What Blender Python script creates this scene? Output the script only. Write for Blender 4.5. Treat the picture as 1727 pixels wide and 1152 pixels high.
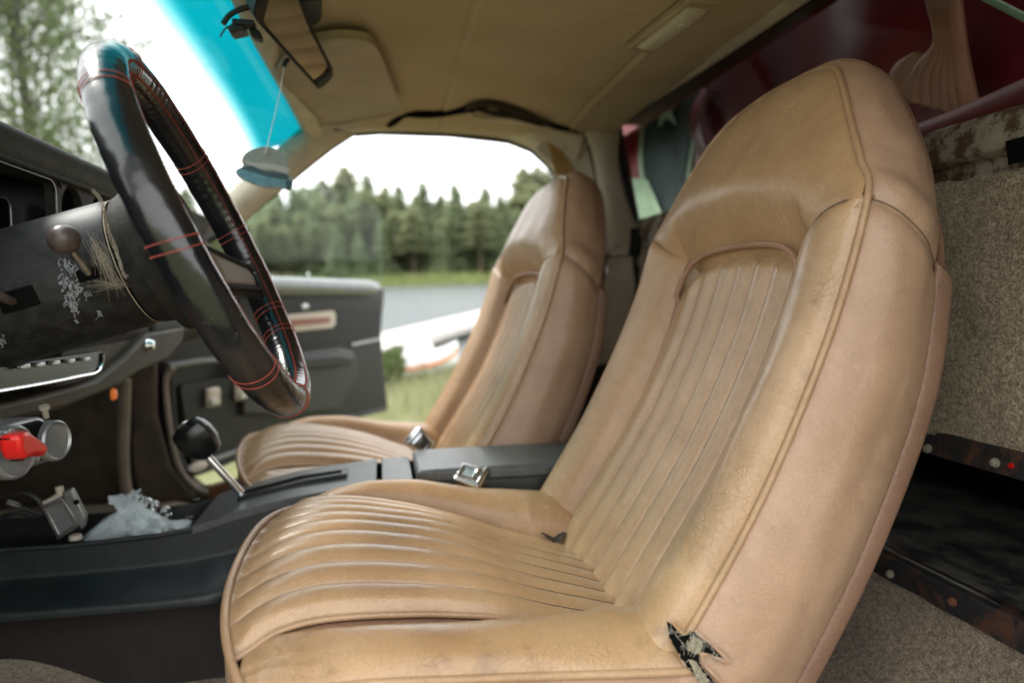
import bpy, bmesh, math, random
from mathutils import Vector, Matrix, noise
random.seed(7)
R = math.radians
V = Vector
S = bpy.context.scene
COL = S.collection
for o in list(bpy.data.objects): bpy.data.objects.remove(o)

# ------------------------------------------------------------------ camera, world, sun, exposure
F, CX, CY = 1150., 863.5, 576.
_yaw = math.atan(223/F); _pit = math.atan(76/math.hypot(F, 223))
FWD = V((math.sin(_yaw)*math.cos(_pit), math.cos(_yaw)*math.cos(_pit), -math.sin(_pit)))
RT = V((math.cos(_yaw), -math.sin(_yaw), 0)); UP = RT.cross(FWD)
C0 = V((0, 0, .95))
# the car stands on the sloping shore: everything of the car and the camera is leaned by CARM
CARM = (Matrix.Rotation(R(-1.8), 4, 'X') @ Matrix.Rotation(R(1.6), 4, 'Y'))
cd = bpy.data.cameras.new('camera'); cam = bpy.data.objects.new('camera', cd); COL.objects.link(cam)
rot = Matrix((RT, UP, -FWD)).transposed().to_4x4()
cam.matrix_world = CARM @ Matrix.Translation(C0) @ rot
cd.sensor_width = 36; cd.lens = F/1727*36; cd.clip_start = .02; cd.clip_end = 2000
cd.dof.use_dof = True; cd.dof.focus_distance = .74; cd.dof.aperture_fstop = 2.6; cd.dof.aperture_blades = 0
S.camera = cam

W = bpy.data.worlds.new("World"); S.world = W; W.use_nodes = True
nt = W.node_tree; nt.nodes.clear()
sky = nt.nodes.new('ShaderNodeTexSky'); sky.sky_type = 'NISHITA'; sky.sun_disc = False
sky.sun_elevation = R(52); sky.sun_rotation = R(200)
mx = nt.nodes.new('ShaderNodeMix'); mx.data_type = 'RGBA'
cl = nt.nodes.new('ShaderNodeTexNoise'); cl.inputs['Scale'].default_value = 2.2; cl.inputs['Detail'].default_value = 4
tc = nt.nodes.new('ShaderNodeTexCoord'); nt.links.new(tc.outputs['Generated'], cl.inputs['Vector'])
cr = nt.nodes.new('ShaderNodeValToRGB'); cr.color_ramp.elements[0].position = .3; cr.color_ramp.elements[1].position = .7
cr.color_ramp.elements[0].color = (7.6, 7.7, 7.8, 1); cr.color_ramp.elements[1].color = (10.5, 10.4, 10.2, 1)
nt.links.new(cl.outputs['Fac'], cr.inputs['Fac'])
mx.inputs[0].default_value = .93
nt.links.new(sky.outputs[0], mx.inputs[6]); nt.links.new(cr.outputs[0], mx.inputs[7])
bg = nt.nodes.new('ShaderNodeBackground'); bg.inputs['Strength'].default_value = .1
out = nt.nodes.new('ShaderNodeOutputWorld')
nt.links.new(mx.outputs[2], bg.inputs[0]); nt.links.new(bg.outputs[0], out.inputs[0])

sl = bpy.data.lights.new('sun', 'SUN'); sl.energy = 1.3; sl.angle = R(16); sl.color = (1, .96, .9)
sun = bpy.data.objects.new('sun', sl); COL.objects.link(sun)
# soft light through thin cloud, from ahead of the car on the passenger side
sd = V((.55, -.42, -.80)).normalized()
sun.rotation_euler = sd.to_track_quat('-Z', 'Y').to_euler()
sky.sun_elevation = math.asin(-sd.z); sky.sun_rotation = math.atan2(-sd.x, -sd.y)
S.view_settings.view_transform = 'Standard'; S.view_settings.look = 'None'
S.view_settings.exposure = 1.78; S.view_settings.gamma = 1
S.render.engine = 'CYCLES'
S.cycles.max_bounces = 8; S.cycles.transparent_max_bounces = 12

# ------------------------------------------------------------------ picture rays -> real points (car frame)
def ray(u, v): return FWD + RT*((u-CX)/F) - UP*((v-CY)/F)
def at(u, v, X=None, Y=None, Z=None):
    d = ray(u, v)
    if Y is not None: k = Y/d.y
    elif X is not None: k = X/d.x
    else: k = (Z-C0.z)/d.z
    return C0 + d*k
def onplane(u, v, p0, n):
    d = ray(u, v); k = (p0-C0).dot(n)/d.dot(n); return C0 + d*k
def wray(u, v): return (CARM.to_3x3() @ ray(u, v))
WC = CARM @ C0
def watd(u, v, dist):
    d = wray(u, v); h = math.hypot(d.x, d.y); return WC + d*(dist/h)

def lerp(a, b, t): return a + (b-a)*t
def sst(a, b, x):
    t = max(0, min(1, (x-a)/(b-a))); return t*t*(3-2*t)
def interp(x, xs, ys):
    if x <= xs[0]: return ys[0]
    for i in range(1, len(xs)):
        if x <= xs[i]:
            t = (x-xs[i-1])/(xs[i]-xs[i-1]); return lerp(ys[i-1], ys[i], t)
    return ys[-1]
def spl(pts, t, closed=False):
    """Catmull-Rom through tuples, t in 0..1 (uniform by index)"""
    n = len(pts); segs = n if closed else n-1
    f = max(0, min(.999999, t))*segs; i = int(f); f -= i
    g = (lambda k: pts[k % n]) if closed else (lambda k: pts[max(0, min(n-1, k))])
    a, b, c, d = g(i-1), g(i), g(i+1), g(i+2)
    return tuple(.5*((2*b[k]) + (-a[k]+c[k])*f + (2*a[k]-5*b[k]+4*c[k]-d[k])*f*f + (-a[k]+3*b[k]-3*c[k]+d[k])*f**3) for k in range(len(b)))
def smooth_line(pts, n, closed=False):
    pts = [tuple(p) for p in pts]
    m = n if closed else n-1
    return [V(spl(pts, i/m, closed)) for i in range(n)]

# ------------------------------------------------------------------ materials
def srgb(r, g, b):
    f = lambda c: (c/12.92 if c <= .04045 else ((c+.055)/1.055)**2.4)
    return (f(r/255), f(g/255), f(b/255), 1)
class NT:
    def __init__(s, name):
        s.m = bpy.data.materials.new(name); s.m.use_nodes = True; s.t = s.m.node_tree
        s.b = s.t.nodes['Principled BSDF']; s.o = s.t.nodes['Material Output']
        s.tc = s.t.nodes.new('ShaderNodeTexCoord')
    def n(s, typ, **k):
        x = s.t.nodes.new(typ)
        for a, b in k.items():
            if hasattr(x, a): setattr(x, a, b)
            else: x.inputs[a.replace('_', ' ')].default_value = b
        return x
    def l(s, a, b): s.t.links.new(a, b)
    def noise(s, scale, detail=3, rough=.5, vec=None, sx=None):
        x = s.n('ShaderNodeTexNoise'); x.inputs['Scale'].default_value = scale
        x.inputs['Detail'].default_value = detail; x.inputs['Roughness'].default_value = rough
        src = vec or s.tc.outputs['Object']
        if sx:
            mp = s.n('ShaderNodeMapping'); mp.inputs['Scale'].default_value = sx; s.l(src, mp.inputs[0]); src = mp.outputs[0]
        s.l(src, x.inputs['Vector']); return x.outputs['Fac']
    def ramp(s, fac, stops):
        r = s.n('ShaderNodeValToRGB'); e = r.color_ramp.elements
        while len(e) < len(stops): e.new(.5)
        for i, (p, c) in enumerate(stops):
            e[i].position = p; e[i].color = c if len(c) == 4 else (*c, 1)
        s.l(fac, r.inputs[0]); return r.outputs[0]
    def math(s, op, a, b=None):
        x = s.n('ShaderNodeMath'); x.operation = op
        for i, q in enumerate((a, b)):
            if q is None: continue
            if isinstance(q, (int, float)): x.inputs[i].default_value = q
            else: s.l(q, x.inputs[i])
        return x.outputs[0]
    def mixc(s, f, a, b):
        x = s.n('ShaderNodeMix'); x.data_type = 'RGBA'
        for i, q in ((0, f), (6, a), (7, b)):
            if isinstance(q, (int, float)): x.inputs[i].default_value = q
            elif isinstance(q, tuple): x.inputs[i].default_value = q if len(q) == 4 else (*q, 1)
            else: s.l(q, x.inputs[i])
        return x.outputs[2]
    def bump(s, h, strength, dist, prev=None):
        x = s.n('ShaderNodeBump'); x.inputs['Strength'].default_value = strength; x.inputs['Distance'].default_value = dist
        s.l(h, x.inputs['Height'])
        if prev: s.l(prev, x.inputs['Normal'])
        return x.outputs[0]
    def voro(s, scale, feature='F1', vec=None, rnd=1.0):
        x = s.n('ShaderNodeTexVoronoi'); x.feature = feature; x.inputs['Scale'].default_value = scale
        x.inputs['Randomness'].default_value = rnd
        s.l(vec or s.tc.outputs['Object'], x.inputs['Vector']); return x.outputs['Distance']
def setp(s, base=None, rough=None, metal=None, spec=None, coat=None, sheen=None):
    def put(k, v):
        if v is None: return
        if isinstance(v, tuple) and len(v) == 3: v = (*v, 1)
        if isinstance(v, (int, float, tuple)): s.b.inputs[k].default_value = v
        else: s.l(v, s.b.inputs[k])
    put('Base Color', base); put('Roughness', rough); put('Metallic', metal); put('Specular IOR Level', spec)
    put('Coat Weight', coat); put('Sheen Weight', sheen)

def leather(name, c1, c2, rough=.38, crease=True, crack=.5, grain=1.0, wear=None):
    s = NT(name)
    big = s.noise(9, 4, .6); fine = s.noise(70, 4, .6)
    col = s.mixc(s.ramp(big, [(.32, (0, 0, 0)), (.68, (1, 1, 1))]), c1, c2)
    col = s.mixc(s.math('MULTIPLY', s.ramp(fine, [(.4, (0, 0, 0)), (.75, (1, 1, 1))]), .16), col, tuple(x*.72 for x in c1[:3]))
    # warped coordinates for cracks
    wn = s.n('ShaderNodeTexNoise'); wn.inputs['Scale'].default_value = 25; s.l(s.tc.outputs['Object'], wn.inputs['Vector'])
    vm = s.n('ShaderNodeVectorMath'); vm.operation = 'MULTIPLY_ADD'; s.l(wn.outputs['Color'], vm.inputs[0])
    vm.inputs[1].default_value = (.045, .045, .045); s.l(s.tc.outputs['Object'], vm.inputs[2])
    g = s.voro(430)
    bmp = s.bump(g, .30*grain, .0010)
    mot = s.noise(330, 3, .7); col = s.mixc(s.math('MULTIPLY', s.ramp(mot, [(.38, (0, 0, 0)), (.62, (1, 1, 1))]), .20), col, tuple(x*.62 for x in c1[:3]))
    ck = s.voro(150, 'DISTANCE_TO_EDGE', vec=vm.outputs[0])
    ckr = s.ramp(ck, [(0, (1, 1, 1)), (.10, (0, 0, 0))])
    mask = s.ramp(s.noise(13, 3, .55), [(.48, (0, 0, 0)), (.72, (1, 1, 1))])
    ckm = s.math('MULTIPLY', s.math('MULTIPLY', ckr, mask), crack)
    inv = s.math('SUBTRACT', 1.0, ckm)
    bmp = s.bump(inv, .35, .0012, bmp)
    col = s.mixc(s.math('MULTIPLY', ckm, .42), col, tuple(x*.4 for x in c1[:3]))
    if crease:
        nz = s.noise(6, 3, .5, sx=(7, 7, 1.6))
        ln = s.math('ABSOLUTE', s.math('SUBTRACT', nz, .52))
        lr = s.ramp(ln, [(0, (1, 1, 1)), (.006, (0, 0, 0))])
        m2 = s.ramp(s.noise(7, 2), [(.48, (0, 0, 0)), (.6, (1, 1, 1))])
        lm = s.math('MULTIPLY', lr, m2)
        col = s.mixc(s.math('MULTIPLY', lm, .35), col, tuple(min(1, x*1.7) for x in c2[:3]))
        bmp = s.bump(lm, .25, .0012, bmp)
    st_ = s.ramp(s.noise(34, 6, .75), [(.56, (0, 0, 0)), (.66, (1, 1, 1))])
    col = s.mixc(s.math('MULTIPLY', st_, .22), col, tuple(x*.55 for x in c1[:3]))
    soft = s.noise(28, 2); bmp = s.bump(soft, .35, .004, bmp)
    if wear:   # scuffed dark patina streaks with a shape of their own
        w = s.ramp(s.noise(17, 5, .7), [(.55, (0, 0, 0)), (.8, (1, 1, 1))])
        col = s.mixc(s.math('MULTIPLY', w, wear), col, tuple(x*.35 for x in c1[:3]))
    ro = s.n('ShaderNodeMapRange'); s.l(fine, ro.inputs[0]); ro.inputs[3].default_value = rough-.08; ro.inputs[4].default_value = rough+.14
    setp(s, col, ro.outputs[0], spec=.5); s.b.inputs['Coat Weight'].default_value = .05; s.b.inputs['Coat Roughness'].default_value = .28
    s.l(bmp, s.b.inputs['Normal']); return s.m

def plain(name, c, rough=.5, metal=0, var=.25, scale=20, bump=.15, bscale=150, spec=.5, dirt=None):
    s = NT(name); nz = s.noise(scale, 5, .6)
    col = s.mixc(s.ramp(nz, [(.3, (0, 0, 0)), (.7, (1, 1, 1))]), tuple(x*(1-var) for x in c[:3]), tuple(min(1, x*(1+var)) for x in c[:3]))
    if dirt:
        d = s.ramp(s.noise(scale*1.7, 6, .75), [(.55, (0, 0, 0)), (.72, (1, 1, 1))])
        col = s.mixc(s.math('MULTIPLY', d, .7), col, dirt)
    setp(s, col, rough, metal, spec)
    if bump: s.l(s.bump(s.noise(bscale, 3, .6), bump, .002), s.b.inputs['Normal'])
    return s.m

def carpet(name, a, b, c):
    s = NT(name)
    v = s.voro(330); n1 = s.noise(120, 5, .75); n2 = s.noise(9, 4)
    sp = s.ramp(n1, [(.36, a), (.5, b), (.64, c)])
    vv = s.n('ShaderNodeTexVoronoi'); vv.inputs['Scale'].default_value = 420; s.l(s.tc.outputs['Object'], vv.inputs['Vector'])
    sep = s.n('ShaderNodeSeparateColor'); s.l(vv.outputs['Color'], sep.inputs[0])
    sp2 = s.ramp(sep.outputs[0], [(0, a), (.5, b), (1, c)])
    col = s.mixc(.6, sp, sp2)
    col = s.mixc(s.math('MULTIPLY', s.ramp(n2, [(.45, (0, 0, 0)), (.75, (1, 1, 1))]), .45), col, tuple(x*.5 for x in a[:3]))
    setp(s, col, .95, spec=.15, sheen=.3)
    s.l(s.bump(v, .7, .002), s.b.inputs['Normal']); return s.m

def rusty(name, base, rust, amt=.5, rough=.55, scale=26):
    s = NT(name)
    n1 = s.noise(scale, 8, .75); n2 = s.noise(scale*4, 4, .7)
    col = s.mixc(s.ramp(n2, [(.3, (0, 0, 0)), (.8, (1, 1, 1))]), base, tuple(min(1, x*1.6+.01) for x in base[:3]))
    m = s.ramp(n1, [(1-amt-.06, (0, 0, 0)), (1-amt+.05, (1, 1, 1))])
    rc = s.mixc(n2, rust, tuple(x*.45 for x in rust[:3]))
    col = s.mixc(m, col, rc)
    setp(s, col, s.math('ADD', s.math('MULTIPLY', m, .35), rough), spec=.5)
    s.l(s.bump(n1, .5, .003), s.b.inputs['Normal']); return s.m

TAN1, TAN2 = (.375, .222, .110), (.49, .312, .168)
M = {}
M['tan'] = leather('tan_leather', TAN1, TAN2, .33, True, .6)
M['tan_insert'] = leather('tan_leather_insert', (.385, .232, .118), (.50, .325, .178), .31, False, .45)
M['tan_worn'] = leather('tan_leather_worn', (.365, .218, .106), (.49, .312, .165), .29, False, 1.0, wear=.55)
M['pink'] = leather('rose_brown_leather', (.38, .235, .148), (.475, .305, .20), .40, False, .25, grain=1.0)
M['brown'] = leather('brown_vinyl', (.20, .11, .07), (.27, .155, .10), .5, False, .1, grain=1.3)
for k_ in ('tan_insert', 'tan_worn'):
    b_ = M[k_].node_tree.nodes['Principled BSDF']; b_.inputs['Coat Weight'].default_value = .32; b_.inputs['Coat Roughness'].default_value = .24
M['valley'] = leather('fold_leather', (.33, .185, .115), (.40, .23, .145), .45, False, .1, grain=2.0)
M['piping'] = leather('piping_leather', (.36, .215, .112), (.47, .300, .168), .36, False, .5)
M['black_leather'] = None
s = NT('black_leather')
g = s.voro(500); n1 = s.noise(14, 4, .6)
cA = s.mixc(s.ramp(n1, [(.35, (0, 0, 0)), (.75, (1, 1, 1))]), (.006, .007, .009), (.016, .016, .018))
sp = s.ramp(s.noise(160, 2), [(.72, (0, 0, 0)), (.76, (1, 1, 1))])
cA = s.mixc(s.math('MULTIPLY', sp, .25), cA, (.2, .2, .2))
wr = s.noise(70, 4, .6, sx=(1, 1, 1))
b1 = s.bump(g, .10, .0006); b1 = s.bump(wr, .12, .002, b1)
ro = s.n('ShaderNodeMapRange'); s.l(n1, ro.inputs[0]); ro.inputs[3].default_value = .12; ro.inputs[4].default_value = .32
setp(s, cA, ro.outputs[0], spec=.75); s.l(b1, s.b.inputs['Normal']); M['black_leather'] = s.m
M['thread'] = plain('red_thread', (.36, .065, .045), .7, var=.4, scale=400, bump=0)
M['column'] = None
s = NT('scuffed_black_plastic')
n1 = s.noise(60, 6, .7); n2 = s.noise(8, 3)
base = s.mixc(s.ramp(n1, [(.4, (0, 0, 0)), (.8, (1, 1, 1))]), (.006, .006, .007), (.035, .035, .033))
fl = s.ramp(s.noise(110, 8, .8), [(.63, (0, 0, 0)), (.67, (1, 1, 1))])
sepn = s.n('ShaderNodeSeparateXYZ'); s.l(s.tc.outputs['Object'], sepn.inputs[0])
setp(s, s.mixc(s.math('MULTIPLY', fl, .08), base, (.4, .4, .42)), .5, spec=.35); s.l(s.bump(n1, .25, .001), s.b.inputs['Normal'])
M['column'] = s.m
M['chip'] = plain('worn_paint_flakes', (.26, .27, .30), .6, var=.5, scale=300, bump=0)
M['collar'] = plain('dusty_black_plastic', (.022, .021, .019), .65, var=.5, scale=60, bump=.3, spec=.22)
M['blk'] = plain('black_plastic', (.014, .014, .014), .45, var=.4, scale=50)
M['blk_gloss'] = plain('glossy_black_plastic', (.008, .009, .010), .22, var=.3, bump=.02)
M['console'] = plain('dark_slate_vinyl', (.014, .020, .021), .36, var=.3, scale=30, bump=.25, bscale=500)
M['console_top'] = plain('grey_console_plate', (.085, .092, .092), .38, var=.25, scale=60, bump=.08)
M['tunnel'] = plain('dark_brown_vinyl', (.020, .015, .012), .6, var=.35, scale=14, bump=.3, bscale=60, spec=.22)
M['dash'] = plain('dusty_dark_dash', (.035, .033, .028), .6, var=.3, scale=50, bump=.3, bscale=400, spec=.22)
M['dash_olive'] = plain('olive_brown_dash', (.060, .050, .034), .55, var=.25, scale=20, bump=.15, spec=.22)
M['void'] = plain('black_recess', (.004, .004, .004), .9, var=.2, bump=0, spec=.08)
M['chrome'] = plain('chrome', (.75, .77, .78), .14, 1, var=.06, scale=60, bump=.05, bscale=60)
M['steel'] = plain('brushed_steel', (.45, .46, .46), .33, 1, var=.25, scale=120, bump=.1)
M['alu'] = plain('grey_cast_metal', (.30, .31, .31), .42, .7, var=.25, scale=80, bump=.1)
M['head'] = None
s = NT('headliner_cloth')
n1 = s.noise(5, 4); n2 = s.noise(400, 2)
setp(s, s.mixc(s.ramp(n1, [(.3, (0, 0, 0)), (.75, (1, 1, 1))]), (.47, .38, .25), (.58, .485, .34)), .9, spec=.2)
hb = s.bump(n2, .4, .001); s.l(s.bump(s.noise(9, 3, .5), .35, .02, hb), s.b.inputs['Normal']); M['head'] = s.m
M['trim'] = plain('cream_vinyl_trim', (.60, .54, .43), .5, var=.12, scale=9, bump=.1, dirt=(.28, .22, .15))
M['visor'] = plain('beige_visor_vinyl', (.42, .335, .225), .6, var=.12, scale=12, bump=.2, bscale=400)
M['gold'] = plain('bare_yellow_foam', (.42, .26, .09), .8, var=.3)
M['seal'] = plain('black_rubber', (.010, .010, .009), .6, var=.3, bump=.1)
M['jamb'] = plain('brown_jamb', (.10, .082, .06), .6, var=.4, scale=12, dirt=(.16, .09, .04), spec=.22)
M['jamb_light'] = plain('beige_kick_panel', (.27, .23, .18), .6, var=.2, scale=12)
M['door_grey'] = plain('dark_grey_door_vinyl', (.024, .024, .025), .36, var=.2, scale=20, bump=.3, bscale=600, spec=.22)
M['door_black'] = plain('black_door_card', (.007, .006, .005), .38, var=.5, scale=20, bump=.4, bscale=40, dirt=(.07, .055, .035), spec=.22)
M['door_top'] = plain('pale_grey_door_roll', (.20, .22, .22), .3, var=.12, scale=20)
M['wood'] = plain('red_brown_wood_strip', (.28, .085, .045), .4, var=.3, scale=60)
M['inlay'] = plain('faded_beige_inlay', (.20, .17, .13), .5, var=.15)
M['cream'] = plain('cream_plastic', (.62, .56, .46), .45, var=.1)
M['carpet'] = carpet('tweed_carpet', (.13, .10, .062), (.33, .265, .175), (.60, .51, .37))
M['carpet2'] = carpet('brown_tweed_carpet', (.10, .075, .05), (.27, .21, .145), (.46, .38, .28))
M['rust_black'] = rusty('rusty_black_steel', (.014, .014, .015), (.12, .045, .022), .46)
M['rust_cream'] = rusty('rusty_cream_steel', (.25, .225, .17), (.11, .062, .03), .50, scale=22)
M['bolt'] = rusty('zinc_bolt', (.26, .24, .19), (.3, .2, .12), .35, .35)
M['bolt_rust'] = rusty('rusted_bolt', (.3, .12, .07), (.25, .09, .05), .6, .8)
M['shelf'] = rusty('dusty_black_board', (.03, .03, .029), (.20, .185, .155), .50, .6, scale=10)
M['groove'] = plain('dark_brown_thread', (.09, .06, .04), .8, var=.3, bump=0)
M['red_plastic'] = plain('red_plastic', (.62, .014, .012), .28, var=.1, bump=0)
M['red_cloth'] = plain('dark_red_satin', (.12, .003, .008), .40, var=.55, scale=6, bump=.35, bscale=14, spec=.45)
M['red_cloth2'] = plain('red_vinyl', (.12, .006, .007), .5, var=.2, scale=8, bump=.1)
M['flag_dark'] = plain('dark_green_blue_satin', (.010, .026, .024), .6, var=.6, scale=12, bump=.2, bscale=30, spec=.25)
M['flag_pale'] = plain('pale_green_trim_cloth', (.20, .29, .19), .6, var=.15)
M['ball'] = plain('worn_brown_ball', (.085, .062, .055), .36, var=.4, scale=120, bump=.1)
M['hair'] = plain('dusty_beige_hair', (.34, .29, .22), .9, var=.3, bump=0)
M['stuff'] = plain('grey_torn_padding', (.20, .185, .155), .95, var=.6, scale=180, bump=.8, bscale=250)
M['darkpad'] = plain('dark_fray', (.04, .033, .026), .95, var=.6, scale=180, bump=.8, bscale=250)
M['screen'] = plain('grey_screen', (.16, .17, .17), .12, var=.35, scale=16, bump=0)
M['yellow'] = plain('yellow_plastic', (.62, .50, .12), .4, var=.15)
M['webbing'] = plain('tan_belt_sleeve', (.30, .19, .11), .6, var=.2)
M['burger'] = plain('grey_green_card', (.20, .225, .20), .7, var=.2, scale=40, bump=.05)
M['burger_d'] = plain('dark_teal_print', (.02, .055, .065), .6, var=.3, bump=0)
M['burger_b'] = plain('blue_green_print', (.09, .22, .27), .6, var=.35, scale=60, bump=0)
M['burger_l'] = plain('pale_print', (.33, .33, .29), .6, var=.15, bump=0)
M['string'] = plain('white_string', (.75, .75, .72), .6, bump=0)
M['cable'] = plain('black_cable', (.02, .02, .02), .5, bump=0)
M['lens_w'] = plain('frosted_lamp_lens', (.55, .50, .40), .4, var=.1, bump=.1)
M['metal_dark'] = plain('dark_bracket_metal', (.035, .03, .025), .5, .3, var=.3)

def glass(name, tint, refl=.5, rough=.0, band=False):
    s = NT(name); s.t.nodes.remove(s.b)
    tr = s.n('ShaderNodeBsdfTransparent'); gl = s.n('ShaderNodeBsdfGlossy'); gl.inputs['Roughness'].default_value = rough
    fr = s.n('ShaderNodeLayerWeight'); fr.inputs['Blend'].default_value = .5
    fz = s.math('ADD', s.math('MULTIPLY', s.math('POWER', fr.outputs['Facing'], 4.0), .9), .045)
    mx = s.n('ShaderNodeMixShader'); s.l(s.math('MULTIPLY', fz, refl), mx.inputs[0])
    tr.inputs[0].default_value = (*tint, 1)
    if band:
        # shade band dyed into the top of the windscreen: by distance from the header along the glass (x of the pane)
        sp = s.n('ShaderNodeSeparateXYZ'); s.l(s.tc.outputs['Object'], sp.inputs[0])
        c = s.ramp(sp.outputs[0], [(.0, tint), (1, tint)])
        r = s.n('ShaderNodeMapRange'); s.l(sp.outputs[0], r.inputs[0]); r.inputs[1].default_value = band[0]; r.inputs[2].default_value = band[1]
        r.interpolation_type = 'SMOOTHSTEP'
        c = s.mixc(r.outputs[0], tint, (.01, .40, .44)); s.l(c, tr.inputs[0])
    s.l(tr.outputs[0], mx.inputs[1]); s.l(gl.outputs[0], mx.inputs[2]); s.l(mx.outputs[0], s.o.inputs[0]); return s.m
M['glass'] = glass('door_glass', (.93, .97, .955), .12)
M['rear_glass'] = glass('rear_glass', (.95, .97, .96), .05)
M['windscreen'] = glass('windscreen_glass', (.97, .985, .98), .35, band=(.296, .358))
s = NT('clear_bag_film'); s.t.nodes.remove(s.b)
tr = s.n('ShaderNodeBsdfTransparent'); tr.inputs[0].default_value = (.96, .985, .99, 1)
gl = s.n('ShaderNodeBsdfPrincipled'); gl.inputs['Base Color'].default_value = (.78, .84, .85, 1); gl.inputs['Roughness'].default_value = .08; gl.inputs['Specular IOR Level'].default_value = 1.0
mxs = s.n('ShaderNodeMixShader'); mxs.inputs[0].default_value = .30
s.l(tr.outputs[0], mxs.inputs[1]); s.l(gl.outputs[0], mxs.inputs[2]); s.l(mxs.outputs[0], s.o.inputs[0]); M['bag'] = s.m
s = NT('mirror_face'); setp(s, (.36, .36, .30), .04, 1.0); M['mirror'] = s.m

# ------------------------------------------------------------------ objects
def root(name, label, cat, loc, group=None, kind=None, car=True):
    o = bpy.data.objects.new(name, None); COL.objects.link(o); o.empty_display_size = .05
    o['L'] = list(loc); tag(o, label, cat, group, kind)
    o.matrix_world = (CARM if car else Matrix.Identity(4)) @ Matrix.Translation(V(loc))
    return o
def tag(o, label=None, cat=None, group=None, kind=None):
    if label: o['label'] = label
    if cat: o['category'] = cat
    if group: o['group'] = group
    if kind: o['kind'] = kind
class MB:
    def __init__(s): s.v = []; s.f = []
    def grid(s, fn, nu, nv, cu=False, cv=False):
        b = len(s.v)
        for j in range(nv+(0 if cv else 1)):
            for i in range(nu+(0 if cu else 1)):
                s.v.append(V(fn(i/nu, j/nv)))
        W_ = nu if cu else nu+1; H_ = nv if cv else nv+1
        for j in range(nv):
            for i in range(nu):
                a = b+(j % H_)*W_+(i % W_); c = b+(j % H_)*W_+((i+1) % W_)
                d = b+((j+1) % H_)*W_+((i+1) % W_); e = b+((j+1) % H_)*W_+(i % W_)
                s.f.append((a, c, d, e))
        return s
    def tube(s, pts, r, n=8, closed=False, caps=True):
        pts = [V(p) for p in pts]; N = len(pts); b = len(s.v)
        prev = None
        for i, p in enumerate(pts):
            if closed: t = pts[(i+1) % N]-pts[i-1]
            else: t = pts[min(i+1, N-1)]-pts[max(i-1, 0)]
            if t.length < 1e-9: t = V((0, 0, 1))
            t.normalize()
            if prev is None:
                a = t.orthogonal().normalized()
            else:
                a = prev - t*prev.dot(t)
                a = a.normalized() if a.length > 1e-6 else t.orthogonal().normalized()
            prev = a; c = t.cross(a)
            rr = r(i/(N-1)) if callable(r) else r
            for k in range(n):
                q = 2*math.pi*k/n
                s.v.append(p + a*math.cos(q)*rr + c*math.sin(q)*rr)
        for i in range(N if closed else N-1):
            for k in range(n):
                i2 = (i+1) % N
                s.f.append((b+i*n+k, b+i*n+(k+1) % n, b+i2*n+(k+1) % n, b+i2*n+k))
        if caps and not closed:
            s.f.append(tuple(b+k for k in range(n))[::-1]); s.f.append(tuple(b+(N-1)*n+k for k in range(n)))
        return s
    def lathe(s, o, d, prof, n=32, sx=1, sy=1, ref=None, caps=True):
        """prof: (axial, radius) list"""
        o = V(o); d = V(d).normalized()
        a = (V(ref)-d*V(ref).dot(d)).normalized() if ref else d.orthogonal().normalized(); c = d.cross(a)
        b = len(s.v)
        for (h, r) in prof:
            for k in range(n):
                q = 2*math.pi*k/n; s.v.append(o+d*h+a*math.cos(q)*r*sx+c*math.sin(q)*r*sy)
        for i in range(len(prof)-1):
            for k in range(n):
                s.f.append((b+i*n+k, b+i*n+(k+1) % n, b+(i+1)*n+(k+1) % n, b+(i+1)*n+k))
        if caps: s.f.append(tuple(b+k for k in range(n))[::-1]); s.f.append(tuple(b+(len(prof)-1)*n+k for k in range(n)))
        return s
    def box(s, c, size, ax=None):
        c = V(c); X, Y, Z = ax if ax else (V((1, 0, 0)), V((0, 1, 0)), V((0, 0, 1)))
        X, Y, Z = V(X).normalized(), V(Y).normalized(), V(Z).normalized()
        b = len(s.v)
        for k in (-.5, .5):
            for j in (-.5, .5):
                for i in (-.5, .5):
                    s.v.append(c+X*size[0]*i+Y*size[1]*j+Z*size[2]*k)
        for f in ((0, 2, 3, 1), (4, 5, 7, 6), (0, 1, 5, 4), (2, 6, 7, 3), (0, 4, 6, 2), (1, 3, 7, 5)): s.f.append(tuple(b+i for i in f))
        return s
    def prism(s, loop, off, holes=()):
        """flat polygon (with holes) given thickness by the vector off"""
        off = V(off); bm = bmesh.new()
        nrm = off.normalized()
        allp = []
        for lp in [loop]+list(holes):
            vs = [bm.verts.new(V(p)) for p in lp]
            for i in range(len(vs)): bm.edges.new((vs[i], vs[(i+1) % len(vs)]))
            allp.append(len(vs))
        bmesh.ops.triangle_fill(bm, use_beauty=True, use_dissolve=False, edges=bm.edges[:], normal=nrm)
        bm.verts.index_update(); b = len(s.v); n = len(bm.verts)
        s.v += [v.co.copy() for v in bm.verts]; s.v += [v.co+off for v in bm.verts]
        for f in bm.faces:
            ids = [v.index for v in f.verts]
            s.f.append(tuple(b+i for i in ids)); s.f.append(tuple(b+n+i for i in reversed(ids)))
        k = b
        for c in allp:
            for i in range(c):
                a, d = k+i, k+(i+1) % c; s.f.append((a, d, d+n, a+n))
            k += c
        bm.free(); return s
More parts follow.
